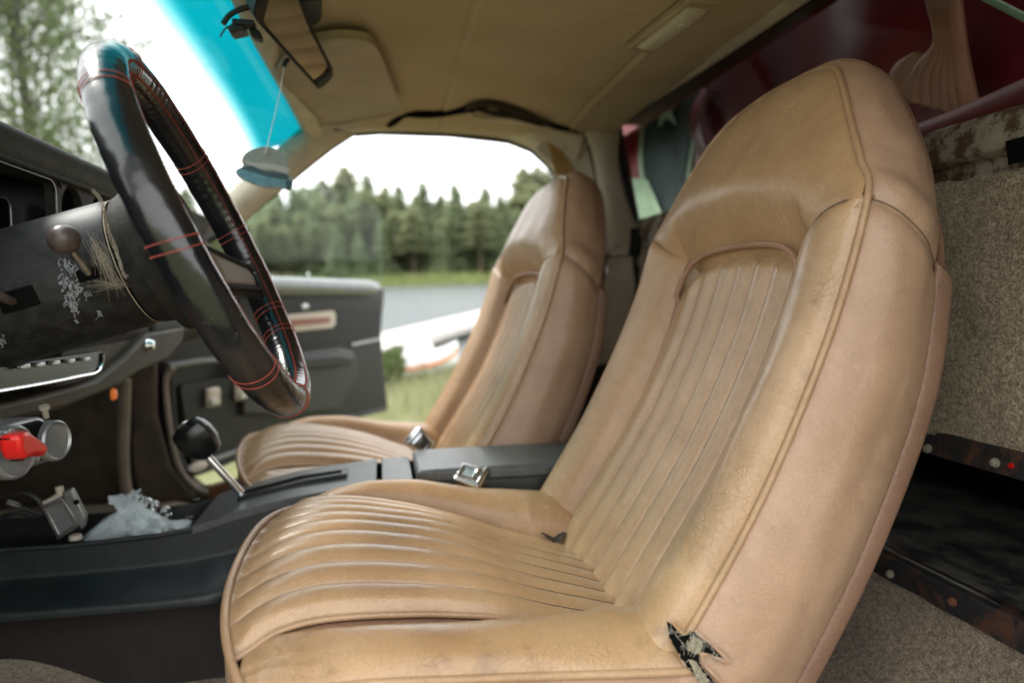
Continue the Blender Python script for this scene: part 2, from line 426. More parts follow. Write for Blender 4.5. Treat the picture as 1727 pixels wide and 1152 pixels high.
    def build(s, name, mat, parent=None, L=None, smooth=True, bevel=0, solid=0, sharp=38, world=False, seg=2):
        L = V(L) if L is not None else (V(parent['L']) if parent is not None and 'L' in parent else V((0, 0, 0)))
        me = bpy.data.meshes.new(name)
        me.from_pydata([tuple(v-L) for v in s.v], [], s.f)
        bm = bmesh.new(); bm.from_mesh(me)
        bmesh.ops.remove_doubles(bm, verts=bm.verts[:], dist=1e-6)
        bmesh.ops.recalc_face_normals(bm, faces=bm.faces[:])
        bm.to_mesh(me); bm.free()
        me.materials.append(mat)
        if smooth:
            for p in me.polygons: p.use_smooth = True
            me.set_sharp_from_angle(angle=R(sharp))
        o = bpy.data.objects.new(name, me); COL.objects.link(o)
        if parent is not None: o.parent = parent
        else: o.matrix_world = (Matrix.Identity(4) if world else CARM) @ Matrix.Translation(L)
        if parent is not None: o['L'] = list(L)
        if solid:
            m = o.modifiers.new('s', 'SOLIDIFY'); m.thickness = solid; m.offset = -1
        if bevel:
            m = o.modifiers.new('b', 'BEVEL'); m.width = bevel; m.segments = seg; m.limit_method = 'ANGLE'; m.angle_limit = R(35)
        return o
def children(o): return [c for c in bpy.data.objects if c.parent == o]
def copy_tree(o, parent=None):
    c = o.copy(); COL.objects.link(c); c.parent = parent
    for ch in children(o): copy_tree(ch, c)
    return c
def rloop(a, b, c, d, r=.2, n=5):
    """rounded quad through corners a,b,c,d (r as a fraction of the shorter side)"""
    P = [V(a), V(b), V(c), V(d)]; out = []
    for i in range(4):
        p, q, s_ = P[i-1], P[i], P[(i+1) % 4]
        L = min((p-q).length, (s_-q).length)*r
        e1 = q+(p-q).normalized()*L; e2 = q+(s_-q).normalized()*L
        for k in range(n+1):
            t = k/n; out.append(e1*(1-t)**2+q*2*t*(1-t)+e2*t*t)
    return out

# ================================================================== SEAT
YC = .80
seat = root('bucket_seat', 'tan leather driver seat in the foreground, torn at the lower corner of its backrest', 'seat',
            (.12, YC, .42), group='matching tan leather bucket seats')
# piping line up the side and over the top: (x, half width, z)
PIPE = [(.215, .240, .56), (.272, .242, .645), (.345, .242, .772), (.407, .242, .918), (.442, .240, 1.040), (.453, .215, 1.081),
        (.463, .190, 1.115), (.482, .147, 1.169), (.496, .118, 1.195), (.506, .092, 1.208), (.515, .050, 1.219), (.519, 0, 1.222)]
BACK = [(.330, .235, .50), (.390, .240, .60), (.450, .242, .72), (.500, .242, .86), (.519, .236, 1.005), (.538, .212, 1.050),
        (.552, .188, 1.090), (.565, .150, 1.142), (.573, .120, 1.170), (.580, .090, 1.188), (.588, .048, 1.201), (.592, 0, 1.206)]
NP = len(PIPE)-1
def spm(pts, t):
    ext = pts+[(pts[-2][0], -pts[-2][1], pts[-2][2])]
    n = len(pts)-1; f = max(0, min(.99999, t))*n; i = int(f); f -= i
    g = lambda k: ext[max(0, min(len(ext)-1, k))]
    a, b, c, d = g(i-1), g(i), g(i+1), g(i+2)
    return tuple(.5*((2*b[k]) + (-a[k]+c[k])*f + (2*a[k]-5*b[k]+4*c[k]-d[k])*f*f + (-a[k]+3*b[k]-3*c[k]+d[k])*f**3) for k in range(3))
def pipe(t): return spm(PIPE, t)
def backc(t): return spm(BACK, t)
TSH = 4.0/11      # shoulder seam parameter
TI = 3.66/11      # top of the pleated insert
WI = .150        # insert half width
def nrm_at(t):
    a = pipe(max(0, t-.02)); b = pipe(min(.93, t+.02))
    d = V((b[0]-a[0], 0, b[2]-a[2])).normalized()
    if t > .7: d = d.lerp(V((.30, 0, .95)), sst(.7, 1, t)).normalized()
    return V((-d.z, 0, d.x))
def d_low(y, t):   # bolster depth in front of the piping plane
    hw = .242; q = max(0, hw-abs(y)); w = hw-WI
    if q <= w:
        u = q/w
        top = .032*(math.sin(math.pi*(u*.97)**.75))**.62
        b = lerp(0, -.010, u) + top
        if u > .80: b -= .016*((u-.80)/.20)**2
        fade = sst(0, .05, t)
        return b*(.75+.25*fade)*lerp(1, .72, sst(.15, TSH, t))
    return -.028
def arch(y): return .013*max(0, 1-(abs(y)/(WI*1.02))**2.2)
def t_seam(a):     # seam between bolster and head panel, a = |y|/hw
    k = max(0, min(1, (a-.50)/.50))
    return arch(a*.242) + lerp(TI-.004, TSH, .35*k*k*(3-2*k)+.65*k**1.15)
def head_d(a, t):
    hw = max(.0001, pipe(t)[1]); sc = (hw/.24)**.8
    full = (.022*sc)*(max(0, 1-abs(a)**2.8))**.62
    full += .008*math.exp(-((pipe(t)[2]-1.08)/.05)**2)*(1-a*a)
    tb = t_seam(abs(a)); k = (pipe(t)[2]-pipe(tb)[2])*1.08    # ~ metres above the seam
    y = a*hw
    low = d_low(y, tb) - .005*(1-sst(.90, .99, abs(a)))
    ins = 1-sst(WI-.03, WI+.02, abs(y))
    low = lerp(low, -.022, ins)
    w = lerp(.050, .080, ins)
    s_ = max(0, min(1, k/w)); s_ = lerp(math.sin(s_*math.pi/2), (1-(1-s_)**2)**.5, .45)
    return lerp(low, full, s_)
def front(a, t, d):
    p = pipe(t); n = nrm_at(t)
    wob = .0022*noise.noise(V((a*3, t*9, 1.3)))
    return V((p[0], YC+a*p[1], p[2])) + n*(d+wob*(1-a*a))

back = MB()
# head panel
def f_head(u, v):
    a = math.sin((u*2-1)*math.pi/2); a = lerp(a, u*2-1, .35)
    tb = t_seam(abs(a)); vv = 1-(1-v)**1.3
    if v < .004: return front(a, tb-.010, head_d(a, tb)-.010*(1-abs(a)**8))
    t = lerp(tb, 1, vv)
    return front(a, t, head_d(a, t))
MB().grid(f_head, 120, 120).build('headrest', M['tan'], seat)
# bolsters
for sg in (-1, 1):
    def f_b(u, v):
        y = lerp(WI, .242, u)
        a = y/.242
        t = lerp(0.0, t_seam(a)+.010, v)
        d = d_low(y, min(t, t_seam(a)))
        if t > t_seam(a): d -= .012*(t-t_seam(a))/.010
        # tuck at the seam with the head panel
        e = max(0, t_seam(a)-t)*11*.125
        d -= .005*math.exp(-(e/.006)**1.2)*(1-sst(.80, .97, u))
        d += .0018*noise.noise(V((sg*3+u*2.5, t*14, 4)))*(u*(1-u)*4)
        p = pipe(t)
        return front(sg*y/max(p[1], .2)*1.0 if True else 0, t, d)
    MB().grid(f_b, 36, 150).build('side_bolster', M['tan_worn'] if sg < 0 else M['tan'], seat)
# pleated insert
def pleat(y, half, n, amp):
    f = ((y+half)/(2*half)*n) % 1
    return amp*(max(0, 1-(2*f-1)**2))**.5
def ins_top(y): return TI - .006 + arch(y) - .020*(abs(y)/WI)**6
def f_ins(u, v):
    y = (u*2-1)*WI*.995
    t = lerp(-.02, ins_top(y), v)
    p = pipe(max(0, t)); n = nrm_at(max(t, .02))
    d = -.030 + pleat(y, WI, 7, .0115)*(sst(0, .04, 1-v)) - .004*(1-(y/WI)**2)
    d += .010*math.exp(-(((t)-.10)/.10)**2)      # lumbar swell
    d += .004*sst(.9, 1, abs(u*2-1))
    base = V((p[0], YC+y, p[2])) + n*d
    if t < 0: base += V((-.3, 0, -.9))*(-t)*1.1
    return base
ins = MB().grid(f_ins, 168, 90).build('pleated_back_panel', M['tan_insert'], seat)
# foam backing behind the seams
def f_back(u, v):
    t = lerp(.02, .385, v); p = pipe(t); y = (u*2-1)*(.215 if t < TI else .19)
    return V((p[0], YC+y, p[2]))+nrm_at(t)*(-.046+.030*sst(WI-.02, WI+.02, abs(y))*(1 if t < TI+.03 else .3))
MB().grid(f_back, 60, 40).build('foam_backing', M['tan_insert'], seat)
# stitched border welt round the insert
def welt_pts():
    P = []
    for i in range(30): 
        t = lerp(.02, ins_top(WI)-.015, i/29); p = pipe(t); P.append(V((p[0], YC-WI*.985, p[2]))+nrm_at(t)*(-.021))
    for i in range(1, 40):
        y = -WI*.985*math.cos(math.pi*i/40); t = ins_top(y)+.003
        if abs(y) > .8*WI: t = lerp(ins_top(WI)-.015, ins_top(.8*WI)+.002, 1-((abs(y)/WI-.8)/.2)**2)
        p = pipe(t); P.append(V((p[0], YC+y, p[2]))+nrm_at(t)*(-.0125))
    for i in range(30):
        t = lerp(ins_top(WI)-.015, .02, i/29); p = pipe(t); P.append(V((p[0], YC+WI*.985, p[2]))+nrm_at(t)*(-.021))
    return P
wp = welt_pts()
MB().tube(wp, .0038, 8).build('welt', M['valley'], ins)
# thread lines in the grooves
def thread_line(pts, r=.0009, dash=.0042, gap=.0010):
    mb = MB(); acc = 0; seg = []
    tot = [0]
    for i in range(1, len(pts)): tot.append(tot[-1]+(pts[i]-pts[i-1]).length)
    def P(s_):
        for i in range(1, len(pts)):
            if s_ <= tot[i]:
                k = (s_-tot[i-1])/max(1e-9, tot[i]-tot[i-1]); return pts[i-1].lerp(pts[i], k)
        return pts[-1]
    x = 0
    while x+dash < tot[-1]:
        a, b = P(x), P(x+dash); mb.tube([a, a.lerp(b, .5), b], r, 4); x += dash+gap
    return mb
for k in range(1, 7):
    y = -WI+2*WI*k/7
    pts = [f_ins((y/WI/.995+1)/2, lerp(.03, .97, i/60))+nrm_at(.3)*.0006 for i in range(61)]
    thread_line(pts).build('stitching', M['darkpad'], ins)
# piping cord over the whole outline, plus its flange
cord = []
for i in range(140):
    t = lerp(.085, 1, i/139); p = pipe(t); cord.append(V((p[0], YC-p[1]-.0015, p[2]))+nrm_at(t)*.002)
for i in range(1, 140):
    t = 1-i/139; p = pipe(t); cord.append(V((p[0], YC+p[1]+.0015, p[2]))+nrm_at(t)*.002)
MB().tube(cord, .0036, 10).build('piping', M['piping'], seat)
# gussets
def gus(sg, t0, t1, roll0, roll1):
    def f(u, v):
        t = lerp(t0, t1, v); p = pipe(t); b = backc(t)
        A = V((p[0], YC+sg*p[1], p[2])); B = V((b[0], YC+sg*b[1], b[2]))
        side = min(1, p[1]/.20)
        nv = V((.15, sg*side, (1-side**2)**.5*1.0)).normalized()
        bul = .020*math.sin(math.pi*u**.85)**.75 + .004*noise.noise(V((t*12, u*3, sg)))*math.sin(math.pi*u)
        e0 = abs(p[2]-pipe(t0)[2]); e1 = abs(pipe(t1)[2]-p[2])
        if roll0: bul -= .009*math.exp(-(e0/.012))
        if roll1: bul -= .009*math.exp(-(e1/.012))
        # seam curve sags towards the back
        P = A.lerp(B, u)
        sag = .034*u**1.5*(math.exp(-(e0/.05)) if roll0 else 0) + .034*u**1.5*(math.exp(-(e1/.05)) if roll1 else 0)
        return P + nv*(bul+.001) - V((-.15, 0, 1))*sag
    return f
for sg in (-1, 1):
    MB().grid(gus(sg, 0, TSH, False, True), 40, 110).build('side_panel', M['pink'], seat)
    MB().grid(gus(sg, TSH, 1, True, False), 40, 90).build('headrest_side_panel', M['pink'], seat)
for sg in (-1, 1):
    g_ = gus(sg, 0, TSH, False, True)
    MB().tube([g_(lerp(.03, .99, i/30), .999)+V((0, sg*.004, .002)) for i in range(31)], .0006, 5).build('seam', M['groove'], seat)
    pts = []
    for i in range(30):
        y = lerp(WI+.004, .234, i/29); t = t_seam(y/.242); pts.append(front(sg*y/.240, t, d_low(y, t)-.0035))
    MB().tube(pts, .0006, 5).build('seam', M['groove'], seat)
# vinyl strip down the rear edge and back shell
def strip(sg):
    def f(u, v):
        t = lerp(.0, TSH-.02, v); b = backc(t)
        q = u*math.pi
        e = min(1, (1-v)/.03)**.5
        return V((b[0]+.002+.020*(1-math.cos(q))/2*e, YC+sg*(b[1]+.004*math.sin(q)**.6*1.0), b[2]+.004-.004*u))
    return f
for sg in (-1, 1):
    MB().grid(strip(sg), 12, 80).build('edge_strip', M['brown'], seat)
MB().grid(lambda u, v: (lambda b: V((b[0]+.02*max(0, min(1, 1-(v-.31)*10)) , YC+(u*2-1)*b[1], b[2]-.004)))(backc(v)), 24, 60).build('back_shell', M['brown'], seat)

# ---- cushion
def zc(x): return interp(x, [-.16, -.135, -.11, -.07, -.02, .05, .11, .16, .27, .34], [.640, .664, .675, .682, .679, .668, .652, .632, .597, .580])
def zcs(x): return (zc(x-.02)+zc(x-.01)+zc(x)+zc(x+.01)+zc(x+.02))/5
def wi(x): return interp(x, [-.15, -.12, -.08, .03, .15, .30], [.212, .200, .180, .160, .142, .132])
def wis(x): return (wi(x-.02)+wi(x)+wi(x+.02))/3
def xf(y): return -.150+.045*(abs(y)/.25)**3.0
def zf(y): return .668-.030*(abs(y)/.25)**2
SP = .250
def f_ci(u, v):     # u across, v front->rear
    s_ = u*2-1
    x = lerp(0, 1, v); y = 0
    # walk from the front pipe back
    x = lerp(xf(s_*.205), .31, v**1.1); y = s_*wis(x)
    fr = sst(0, .10, v)
    z = lerp(zf(y)-.004, zcs(x) - .020*s_*s_*(1-sst(.0, .25, x)*.5), fr**.7)
    amp = lerp(.010, .003, sst(.02, .20, x))
    n = 9; f = ((s_+1)/2*n) % 1
    z += amp*(max(0, 1-(2*f-1)**2))**.5*sst(0, .05, v)
    z -= .006*sst(.95, 1, abs(s_)) 
    z += .0025*noise.noise(V((x*9, y*9, 2)))
    return V((x, YC+y, z))
ci = MB().grid(f_ci, 216, 110).build('pleated_cushion_panel', M['tan_insert'], seat)
for k in range(1, 9):
    pts = [f_ci(k/9, lerp(.03, .95, i/60))+V((0, 0, .0006)) for i in range(61)]
    thread_line(pts).build('stitching', M['darkpad'], ci)
crest = lambda x: interp(x, [-.13, -.12, -.10, -.07, -.02, .05, .12, .20, .27, .30], [.640, .648, .662, .674, .684, .681, .671, .660, .652, .640])
MB().grid(lambda u, v: V((lerp(-.105, .28, v), YC+(u*2-1)*.225, zcs(lerp(-.105, .28, v))-.034)), 20, 30).build('foam_base', M['valley'], seat)
crestn = lambda x: interp(x, [-.13, -.12, -.10, -.07, -.02, .05, .12, .20, .27, .30], [.630, .638, .646, .652, .656, .657, .653, .646, .643, .632])
crests = lambda x: (crest(x-.012)+crest(x)*2+crest(x+.012))/4
VAL = .32
def bol(sg):
    def f(u, v, part):
        # part 0: valley fold strip, 1: bolster roll
        x = lerp(xf(.215)+.004, .30, v)
        a = wis(x); zi = zcs(x)-.020*(1-sst(.0, .25, x)*.5)-.004
        x0 = xf(.24)
        ypipe = SP+.004*math.sin(math.pi*v)
        zp = interp(x, [-.12, 0, .12, .30], [.634, .636, .628, .612])
        near = (.42 if sg < 0 else .12)
        vw = VAL*(1 if sg < 0 else .5)*math.sin(math.pi*min(1, max(0, (v-.03)/.75)))**.6 if v > .03 else 0
        if part == 0:
            w = u*vw; y = lerp(a, ypipe, vw)*u+a*(1-u)+lerp(-.014, .016, u); e_ = max(0, abs(u-.5)-.34)/.16
            z = zi-.004-.012*e_
            return V((x, YC+sg*y, z))
        w = lerp(vw, 1, u)
        y = lerp(a, ypipe, w)
        uu = u
        c = crests(x)-.004 if sg > 0 else (crestn(x-.012)+crestn(x)*2+crestn(x+.012))/4
        base = lerp(zi, zp, uu)
        h = c-base if True else 0
        prof = math.sin(math.pi*uu**.62)**.7 if uu > 0 else 0
        z = base + max(.004, c-lerp(zi, zp, .35))*prof
        y += .010*math.sin(math.pi*uu)**1.0
        # rounded rear end
        z -= .05*sst(.93, 1, v)**2
        pin = math.exp(-((x-xf(.215))/.018)**2)
        z -= .010*pin*prof*(1-prof*.4)
        z += .003*noise.noise(V((x*11, sg*2+u*2, 5)))+.0012*noise.noise(V((x*60, u*6, 5)))*math.exp(-((x+.09)/.05)**2)
        return V((x, YC+sg*y, z))
    return f
for sg in (-1, 1):
    fb = bol(sg)
    cb = MB().grid(lambda u, v: fb(u, v, 1), 44, 140).build('cushion_bolster', M['tan_worn'] if sg < 0 else M['tan'], seat)
    MB().grid(lambda u, v: fb(u, v, 0), 8, 120).build('fold_strip', M['valley'], cb)
    MB().tube([f_ci(1 if sg > 0 else 0, v/60)+V((0, sg*.003, .003)) for v in range(0, 58)], .0030, 8).build('welt', M['piping'], cb)
# cord round the front and down both sides of the cushion
cc = []
for i in range(60):
    x = lerp(.29, -.085, i/59); cc.append(V((x, YC-SP-.004*math.sin(math.pi*(x+.12)/.42), interp(x, [-.12, 0, .12, .30], [.634, .636, .628, .612]))))
for i in range(1, 70):
    q = math.pi*(i/70); y = -.252*math.cos(q); 
    cc.append(V((xf(y)-.004, YC+y, zf(y)-.001)))
for i in range(60):
    x = lerp(-.085, .29, i/59); cc.append(V((x, YC+SP+.004*math.sin(math.pi*(x+.12)/.42), interp(x, [-.12, 0, .12, .30], [.634, .636, .628, .612]))))
# soften corners
def relax(P, n):
    P = [p.copy() for p in P]
    for _ in range(n):
        P = [P[0]]+[(P[i-1]+P[i]*2+P[i+1])/4 for i in range(1, len(P)-1)]+[P[-1]]
    return P
cc = relax(cc, 12)
MB().tube(cc, .0040, 10).build('cushion_piping', M['piping'], seat)
# gusset all round beneath the cord
def f_cg(u, v):
    i = min(len(cc)-1.001, u*(len(cc)-1)); k = int(i); p = cc[k].lerp(cc[k+1], i-k)
    c = V((.08, YC, 0)); d = V((p.x-c.x, p.y-c.y, 0)).normalized()
    b = .010*math.sin(math.pi*v)**.8 - .030*v + .003*noise.noise(V((u*14, v*2, 9)))
    return V((p.x+d.x*b, p.y+d.y*b, lerp(p.z-.002, .45, v)))
MB().grid(f_cg, 240, 24).build('cushion_side_panel', M['pink'], seat)
# steel seat base hidden beneath
MB().box((.10, YC, .425), (.34, .40, .05)).build('seat_base', M['blk'], seat, bevel=.01)

# ---- damage on this seat only: torn corner with padding and threads (made after the copy)
def copy_seat():
    s2 = copy_tree(seat)
    c0 = V((.30, YC, 0)); a = R(4.2); off = V((-.123, .673, -.012))
    L = V(seat['L']); L2 = Matrix.Rotation(a, 4, 'Z') @ (L-c0) + c0 + off
    s2.matrix_world = CARM @ Matrix.Translation(L2) @ Matrix.Rotation(a, 4, 'Z')
    s2['label'] = 'tan leather high-backed passenger seat beyond the console, beside the open door'
    return s2
copy_seat()
def surf_g(u, t): return gus(-1, 0, TSH, False, True)(u, t/TSH)
def frag(name, uv, mat, lift, parent, thick=.0015):
    pts = [surf_g(u, t)+V((0, -lift, 0)) for u, t in uv]
    mb = MB(); c = sum(pts, V())/len(pts); b = 0
    mb.v = [c+V((0, -.001, 0))]+pts+[p+V((0, thick+lift, 0)) for p in pts]
    n = len(pts)
    mb.f = [(0, i+1, (i+1) % n+1) for i in range(n)]+[(i+1, (i+1) % n+1, (i+1) % n+1+n, i+1+n) for i in range(n)]
    return mb.build(name, mat, parent, smooth=False)

# torn corner with padding, threads (driver seat only)
rnd = random.Random(3)
M['padding'] = plain('olive_grey_padding', (.25, .22, .155), .95, var=.5, scale=220, bump=.9, bscale=300)
M['fibre'] = plain('pale_fibres', (.36, .33, .27), .9, var=.4, scale=200, bump=0)
cn = V((.262, .556, .632))
tear = []
for i in range(26):
    a = 2*math.pi*i/26
    tear.append((a, .013*(1+.3*math.sin(3*a+1))+rnd.uniform(-.002, .002)))
def tearpatch(c, sx, sz, rotdeg, mat, name, y0, n=26, seed=1):
    rr = random.Random(seed); mb = MB(); ca, sa = math.cos(R(rotdeg)), math.sin(R(rotdeg))
    def f(u, v):
        a = 2*math.pi*u; r = v*(1+.22*math.sin(3*a+seed)+.16*math.sin(7*a+seed*2)+.08*math.sin(17*a))
        x, z = math.cos(a)*r*sx, math.sin(a)*r*sz
        x, z = ca*x-sa*z, sa*x+ca*z
        return V((c[0]+x, y0+.012*v*v+.004*noise.noise(V((x*150, z*150, seed))), c[1]+z))
    return mb.grid(f, 60, 8, cu=True).build(name, mat, seat)
def cproj(p):
    q = p-C0; z = q.dot(FWD); return CX+F*q.dot(RT)/z, CY-F*q.dot(UP)/z
_smp = []
for i in range(61):
    for j in range(121):
        p = surf_g(i/60, lerp(0, .35, j/120)); _smp.append((cproj(p), p))
def ong(u, v, lift=.0015):
    best = min(_smp, key=lambda a: (a[0][0]-u)**2+(a[0][1]-v)**2)[1]
    p = at(u, v, Y=best.y-lift); return p
def rip(name, px, mat, lift, bulge=0, sub=6):
    n = len(px); P = [ong(u, v, lift) for u, v in px]
    P = [P[i].lerp(P[(i+1) % n], k/sub)+V((rnd.uniform(-1, 1), 0, rnd.uniform(-1, 1)))*.0009 for i in range(n) for k in range(sub)]
    mb = MB(); mb.prism(P, (0, -.0008-bulge, 0)); return mb.build(name, mat, seat, smooth=False)
rip('rip_shadow', [(1124, 1048), (1136, 1056), (1150, 1074), (1160, 1066), (1170, 1066), (1186, 1080), (1198, 1091), (1212, 1103), (1232, 1119), (1210, 1109), (1194, 1101), (1178, 1106), (1179, 1120), (1192, 1137), (1200, 1147), (1214, 1158), (1186, 1158), (1168, 1136), (1152, 1114), (1140, 1096), (1128, 1072)], M['void'], .0035)
rip('torn_padding', [(1156, 1084), (1162, 1076), (1171, 1072), (1181, 1079), (1184, 1092), (1178, 1101), (1170, 1103), (1160, 1096)], M['padding'], .005, .001)
rip('torn_padding', [(1160, 1112), (1172, 1116), (1186, 1136), (1196, 1150), (1184, 1156), (1170, 1136)], M['padding'], .0045, .0005)
for k_, ed in enumerate(([(1172, 1064), (1190, 1080), (1206, 1093), (1232, 1118)], [(1180, 1104), (1194, 1105), (1211, 1112), (1231, 1120)], [(1184, 1106), (1187, 1121), (1203, 1138), (1224, 1160)], [(1124, 1048), (1138, 1056), (1152, 1070), (1163, 1066)])):
    MB().tube(smooth_line([ong(u, v, .004) for u, v in ed], 24), lambda t: .0012+.0008*math.sin(t*9+k_), 7).build('torn_edge', M['pink'] if k_ < 3 else M['tan_worn'], seat)
fr = MB()
for i in range(60):
    k = rnd.random(); q_ = spl([(1130, 1060), (1145, 1080), (1160, 1100), (1172, 1125), (1195, 1150)] if i % 2 else [(1160, 1084), (1172, 1070), (1186, 1084), (1200, 1096), (1220, 1112)], k); p = ong(q_[0], q_[1], .006)
    pts = [p]
    d = V((rnd.uniform(-1, 1), -.5, rnd.uniform(-1, 1))).normalized()*.0016
    for q in range(4):
        d = (d+V((rnd.uniform(-1, 1), rnd.uniform(-.4, .4), rnd.uniform(-1, 1)))*.0012); pts.append(pts[-1]+d)
    fr.tube(pts, .00020, 4)
o = fr.build('frayed_thread', M['fibre'], seat); tag(o, kind='stuff')
# worn-through dark patch where the far bolster meets cushion and back
def fp(u, v):
    a = 2*math.pi*u; r = v*(1+.14*math.sin(3*a)+.10*math.sin(7*a+1)+.08*math.sin(17*a))
    x = math.cos(a)*r*.024; y = math.sin(a)*r*.026
    return V((.243+x, .948+y, .604+.6*abs(x)+.010*v*0-.004*v+.003*noise.noise(V((x*200, y*200, 1)))))
MB().grid(fp, 40, 8, cu=True).build('worn_patch', M['darkpad'], seat)

# ================================================================== STEERING WHEEL
WCn = V((-.179, .80, 1.012))
axd = (WCn - at(0, 508, Y=.80)).normalized()          # column axis, towards the driver
tilt = R(24.5)
wn = V((math.cos(tilt), .026, math.sin(tilt))).normalized()
e1 = V((0, 1, 0)); e1 = (e1-wn*e1.dot(wn)).normalized(); e2 = wn.cross(e1)
if e2.z < 0: e2 = -e2
wheel = root('steering_wheel', 'black leather wrapped steering wheel with red stitching', 'steering wheel', WCn)
RM, rt = .1935, .0183
def tor(a, b, R_=RM, r_=rt, sx=1.12):
    rad = e1*math.cos(a)+e2*math.sin(a)
    return WCn+rad*(R_+math.cos(b)*r_)+wn*math.sin(b)*r_*sx
def f_rim(u, v):
    a, b = u*2*math.pi, v*2*math.pi
    q = tor(a, b)
    # puckered gathers on the inner side of the cover
    inn = max(0, -math.cos(b))
    k = .00025*inn*math.sin(a*120+3*math.sin(a*7))*(.4+.6*math.sin(a*3)**2) + .0009*noise.noise(q*22)+.0004*noise.noise(q*90)
    rad = e1*math.cos(a)+e2*math.sin(a)
    return q+(rad*math.cos(b)+wn*math.sin(b))*k
rim = MB().grid(f_rim, 560, 40, cu=True, cv=True).build('rim_cover', M['black_leather'], wheel)
# lacing: zig-zag seam on two inner lines
def seam(bang, parent, zig=.16, n=520):
    pts = [tor(2*math.pi*i/n, bang+(zig if i % 2 else -zig)*.35, r_=rt+.0006) for i in range(n)]
    return MB().tube(pts, .00045, 4, closed=True).build('seam_stitching', M['thread'], parent)
seam(R(150), rim); seam(R(112), rim)
def ring(adeg):
    a = R(adeg)
    for da in (-.022, .022):
        pts = []
        for i in range(90):
            b = 2*math.pi*i/90; pts.append(tor(a+da+(.0018 if i % 2 else -.0018)+.012*math.sin(b*1), b, r_=rt+.0007))
        MB().tube(pts, .00048, 5, closed=True).build('cross_stitching', M['thread'], rim)
for ad in (187, 141, 228, 262, 8, 40, -28, 320, 96): ring(ad)
# hub, spokes
MB().lathe(WCn-wn*.062, wn, [(-.0, .078), (.012, .082), (.03, .074), (.042, .060), (.048, .03), (.049, .0005)], 48).build('hub', M['collar'], wheel)
def spoke(adeg, nm='spoke'):
    a = R(adeg); rad = e1*math.cos(a)+e2*math.sin(a); tan = wn.cross(rad)
    def f(u, v):
        w = lerp(.036, .021, v)*(1+.25*(v > .9)); q = u*2*math.pi
        p = WCn+rad*lerp(.05, .178, v)-wn*lerp(.040, .004, v)
        return p+tan*math.cos(q)*w+wn*math.copysign(abs(math.sin(q))**.6, math.sin(q))*.009
    o = MB().grid(f, 32, 16, cu=True).build(nm, M['blk'], wheel)
    def g(u, v):
        w = lerp(.022, .012, v); p = WCn+rad*lerp(.075, .160, v)-wn*lerp(.032, .0095, v)
        return p+tan*(u*2-1)*w+wn*(.0102+.0015*math.sin(math.pi*u))
    MB().grid(g, 8, 8).build('inlay', M['inlay'], o, solid=.002)
    for sg in (-1, 1):
        MB().tube([WCn+rad*lerp(.062, .168, i/8)-wn*lerp(.034, .006, i/8)+tan*sg*lerp(.027, .016, i/8)+wn*.010 for i in range(9)], .0035, 8).build('ridge', M['collar'], o)
spoke(-14); spoke(194)

# ================================================================== STEERING COLUMN
colm = root('steering_column', 'scuffed black steering column housing running from the dash to the wheel', 'steering column', WCn-axd*.30)
def along(t): return WCn+axd*t
MB().lathe(along(-.078), axd, [(0, .066), (.003, .069), (.020, .072), (.045, .074), (.058, .066), (.062, .045), (.062, .001)], 56).build('collar', M['collar'], colm, sharp=50)
hs = MB().lathe(along(-.52), axd, [(0, .066), (.22, .068), (.430, .069), (.438, .067), (.438, .001)], 56).build('housing', M['column'], colm, sharp=50)
MB().tube([along(-.080)+(V((0, 1, 0))*math.cos(a)+axd.cross(V((0, 1, 0)))*math.sin(a))*.0672 for a in [2*math.pi*i/60 for i in range(60)]], .0008, 5, closed=True).build('dusty_seam', M['hair'], hs)
MB().tube([along(-.335)+(V((0, 1, 0))*math.cos(a)+axd.cross(V((0, 1, 0)))*math.sin(a))*.0672 for a in [2*math.pi*i/60 for i in range(60)]], .0016, 5, closed=True).build('seam', M['void'], hs)
def oncol(u, v, r=.069):
    """point of the column cylinder hit by the picture ray"""
    o, d = C0, ray(u, v).normalized(); w = o-along(0)
    dp = d-axd*d.dot(axd); wp_ = w-axd*w.dot(axd)
    A = dp.dot(dp); B = 2*dp.dot(wp_); C_ = wp_.dot(wp_)-r*r; D = B*B-4*A*C_
    if D < 0: return None
    return o+d*((-B-math.sqrt(D))/(2*A))
# worn flakes in the column paint: crawling broken lines
fl = MB(); rr = random.Random(11)
for (u0, v0, u1, v1, n) in [(98, 428, 150, 470, 50), (100, 445, 132, 545, 60), (118, 470, 150, 500, 26), (158, 520, 172, 532, 8), (135, 430, 150, 450, 10), (2, 560, 8, 585, 5)]:
    for i in range(n):
        u = rr.uniform(u0, u1); v = lerp(v0, v1, (u-u0)/(u1-u0+1e-6)*.5+rr.random()*.5)
        pts = []
        for k in range(5):
            p = oncol(u, v, .0693)
            if p is None: break
            pts.append(p); u += rr.uniform(-3.2, 3.2); v += rr.uniform(-1.5, 4.5)
        if len(pts) > 2: fl.tube(pts, rr.uniform(.0003, .0007), 4)
o = fl.build('paint_flakes', M['chip'], hs); tag(o, kind='stuff')
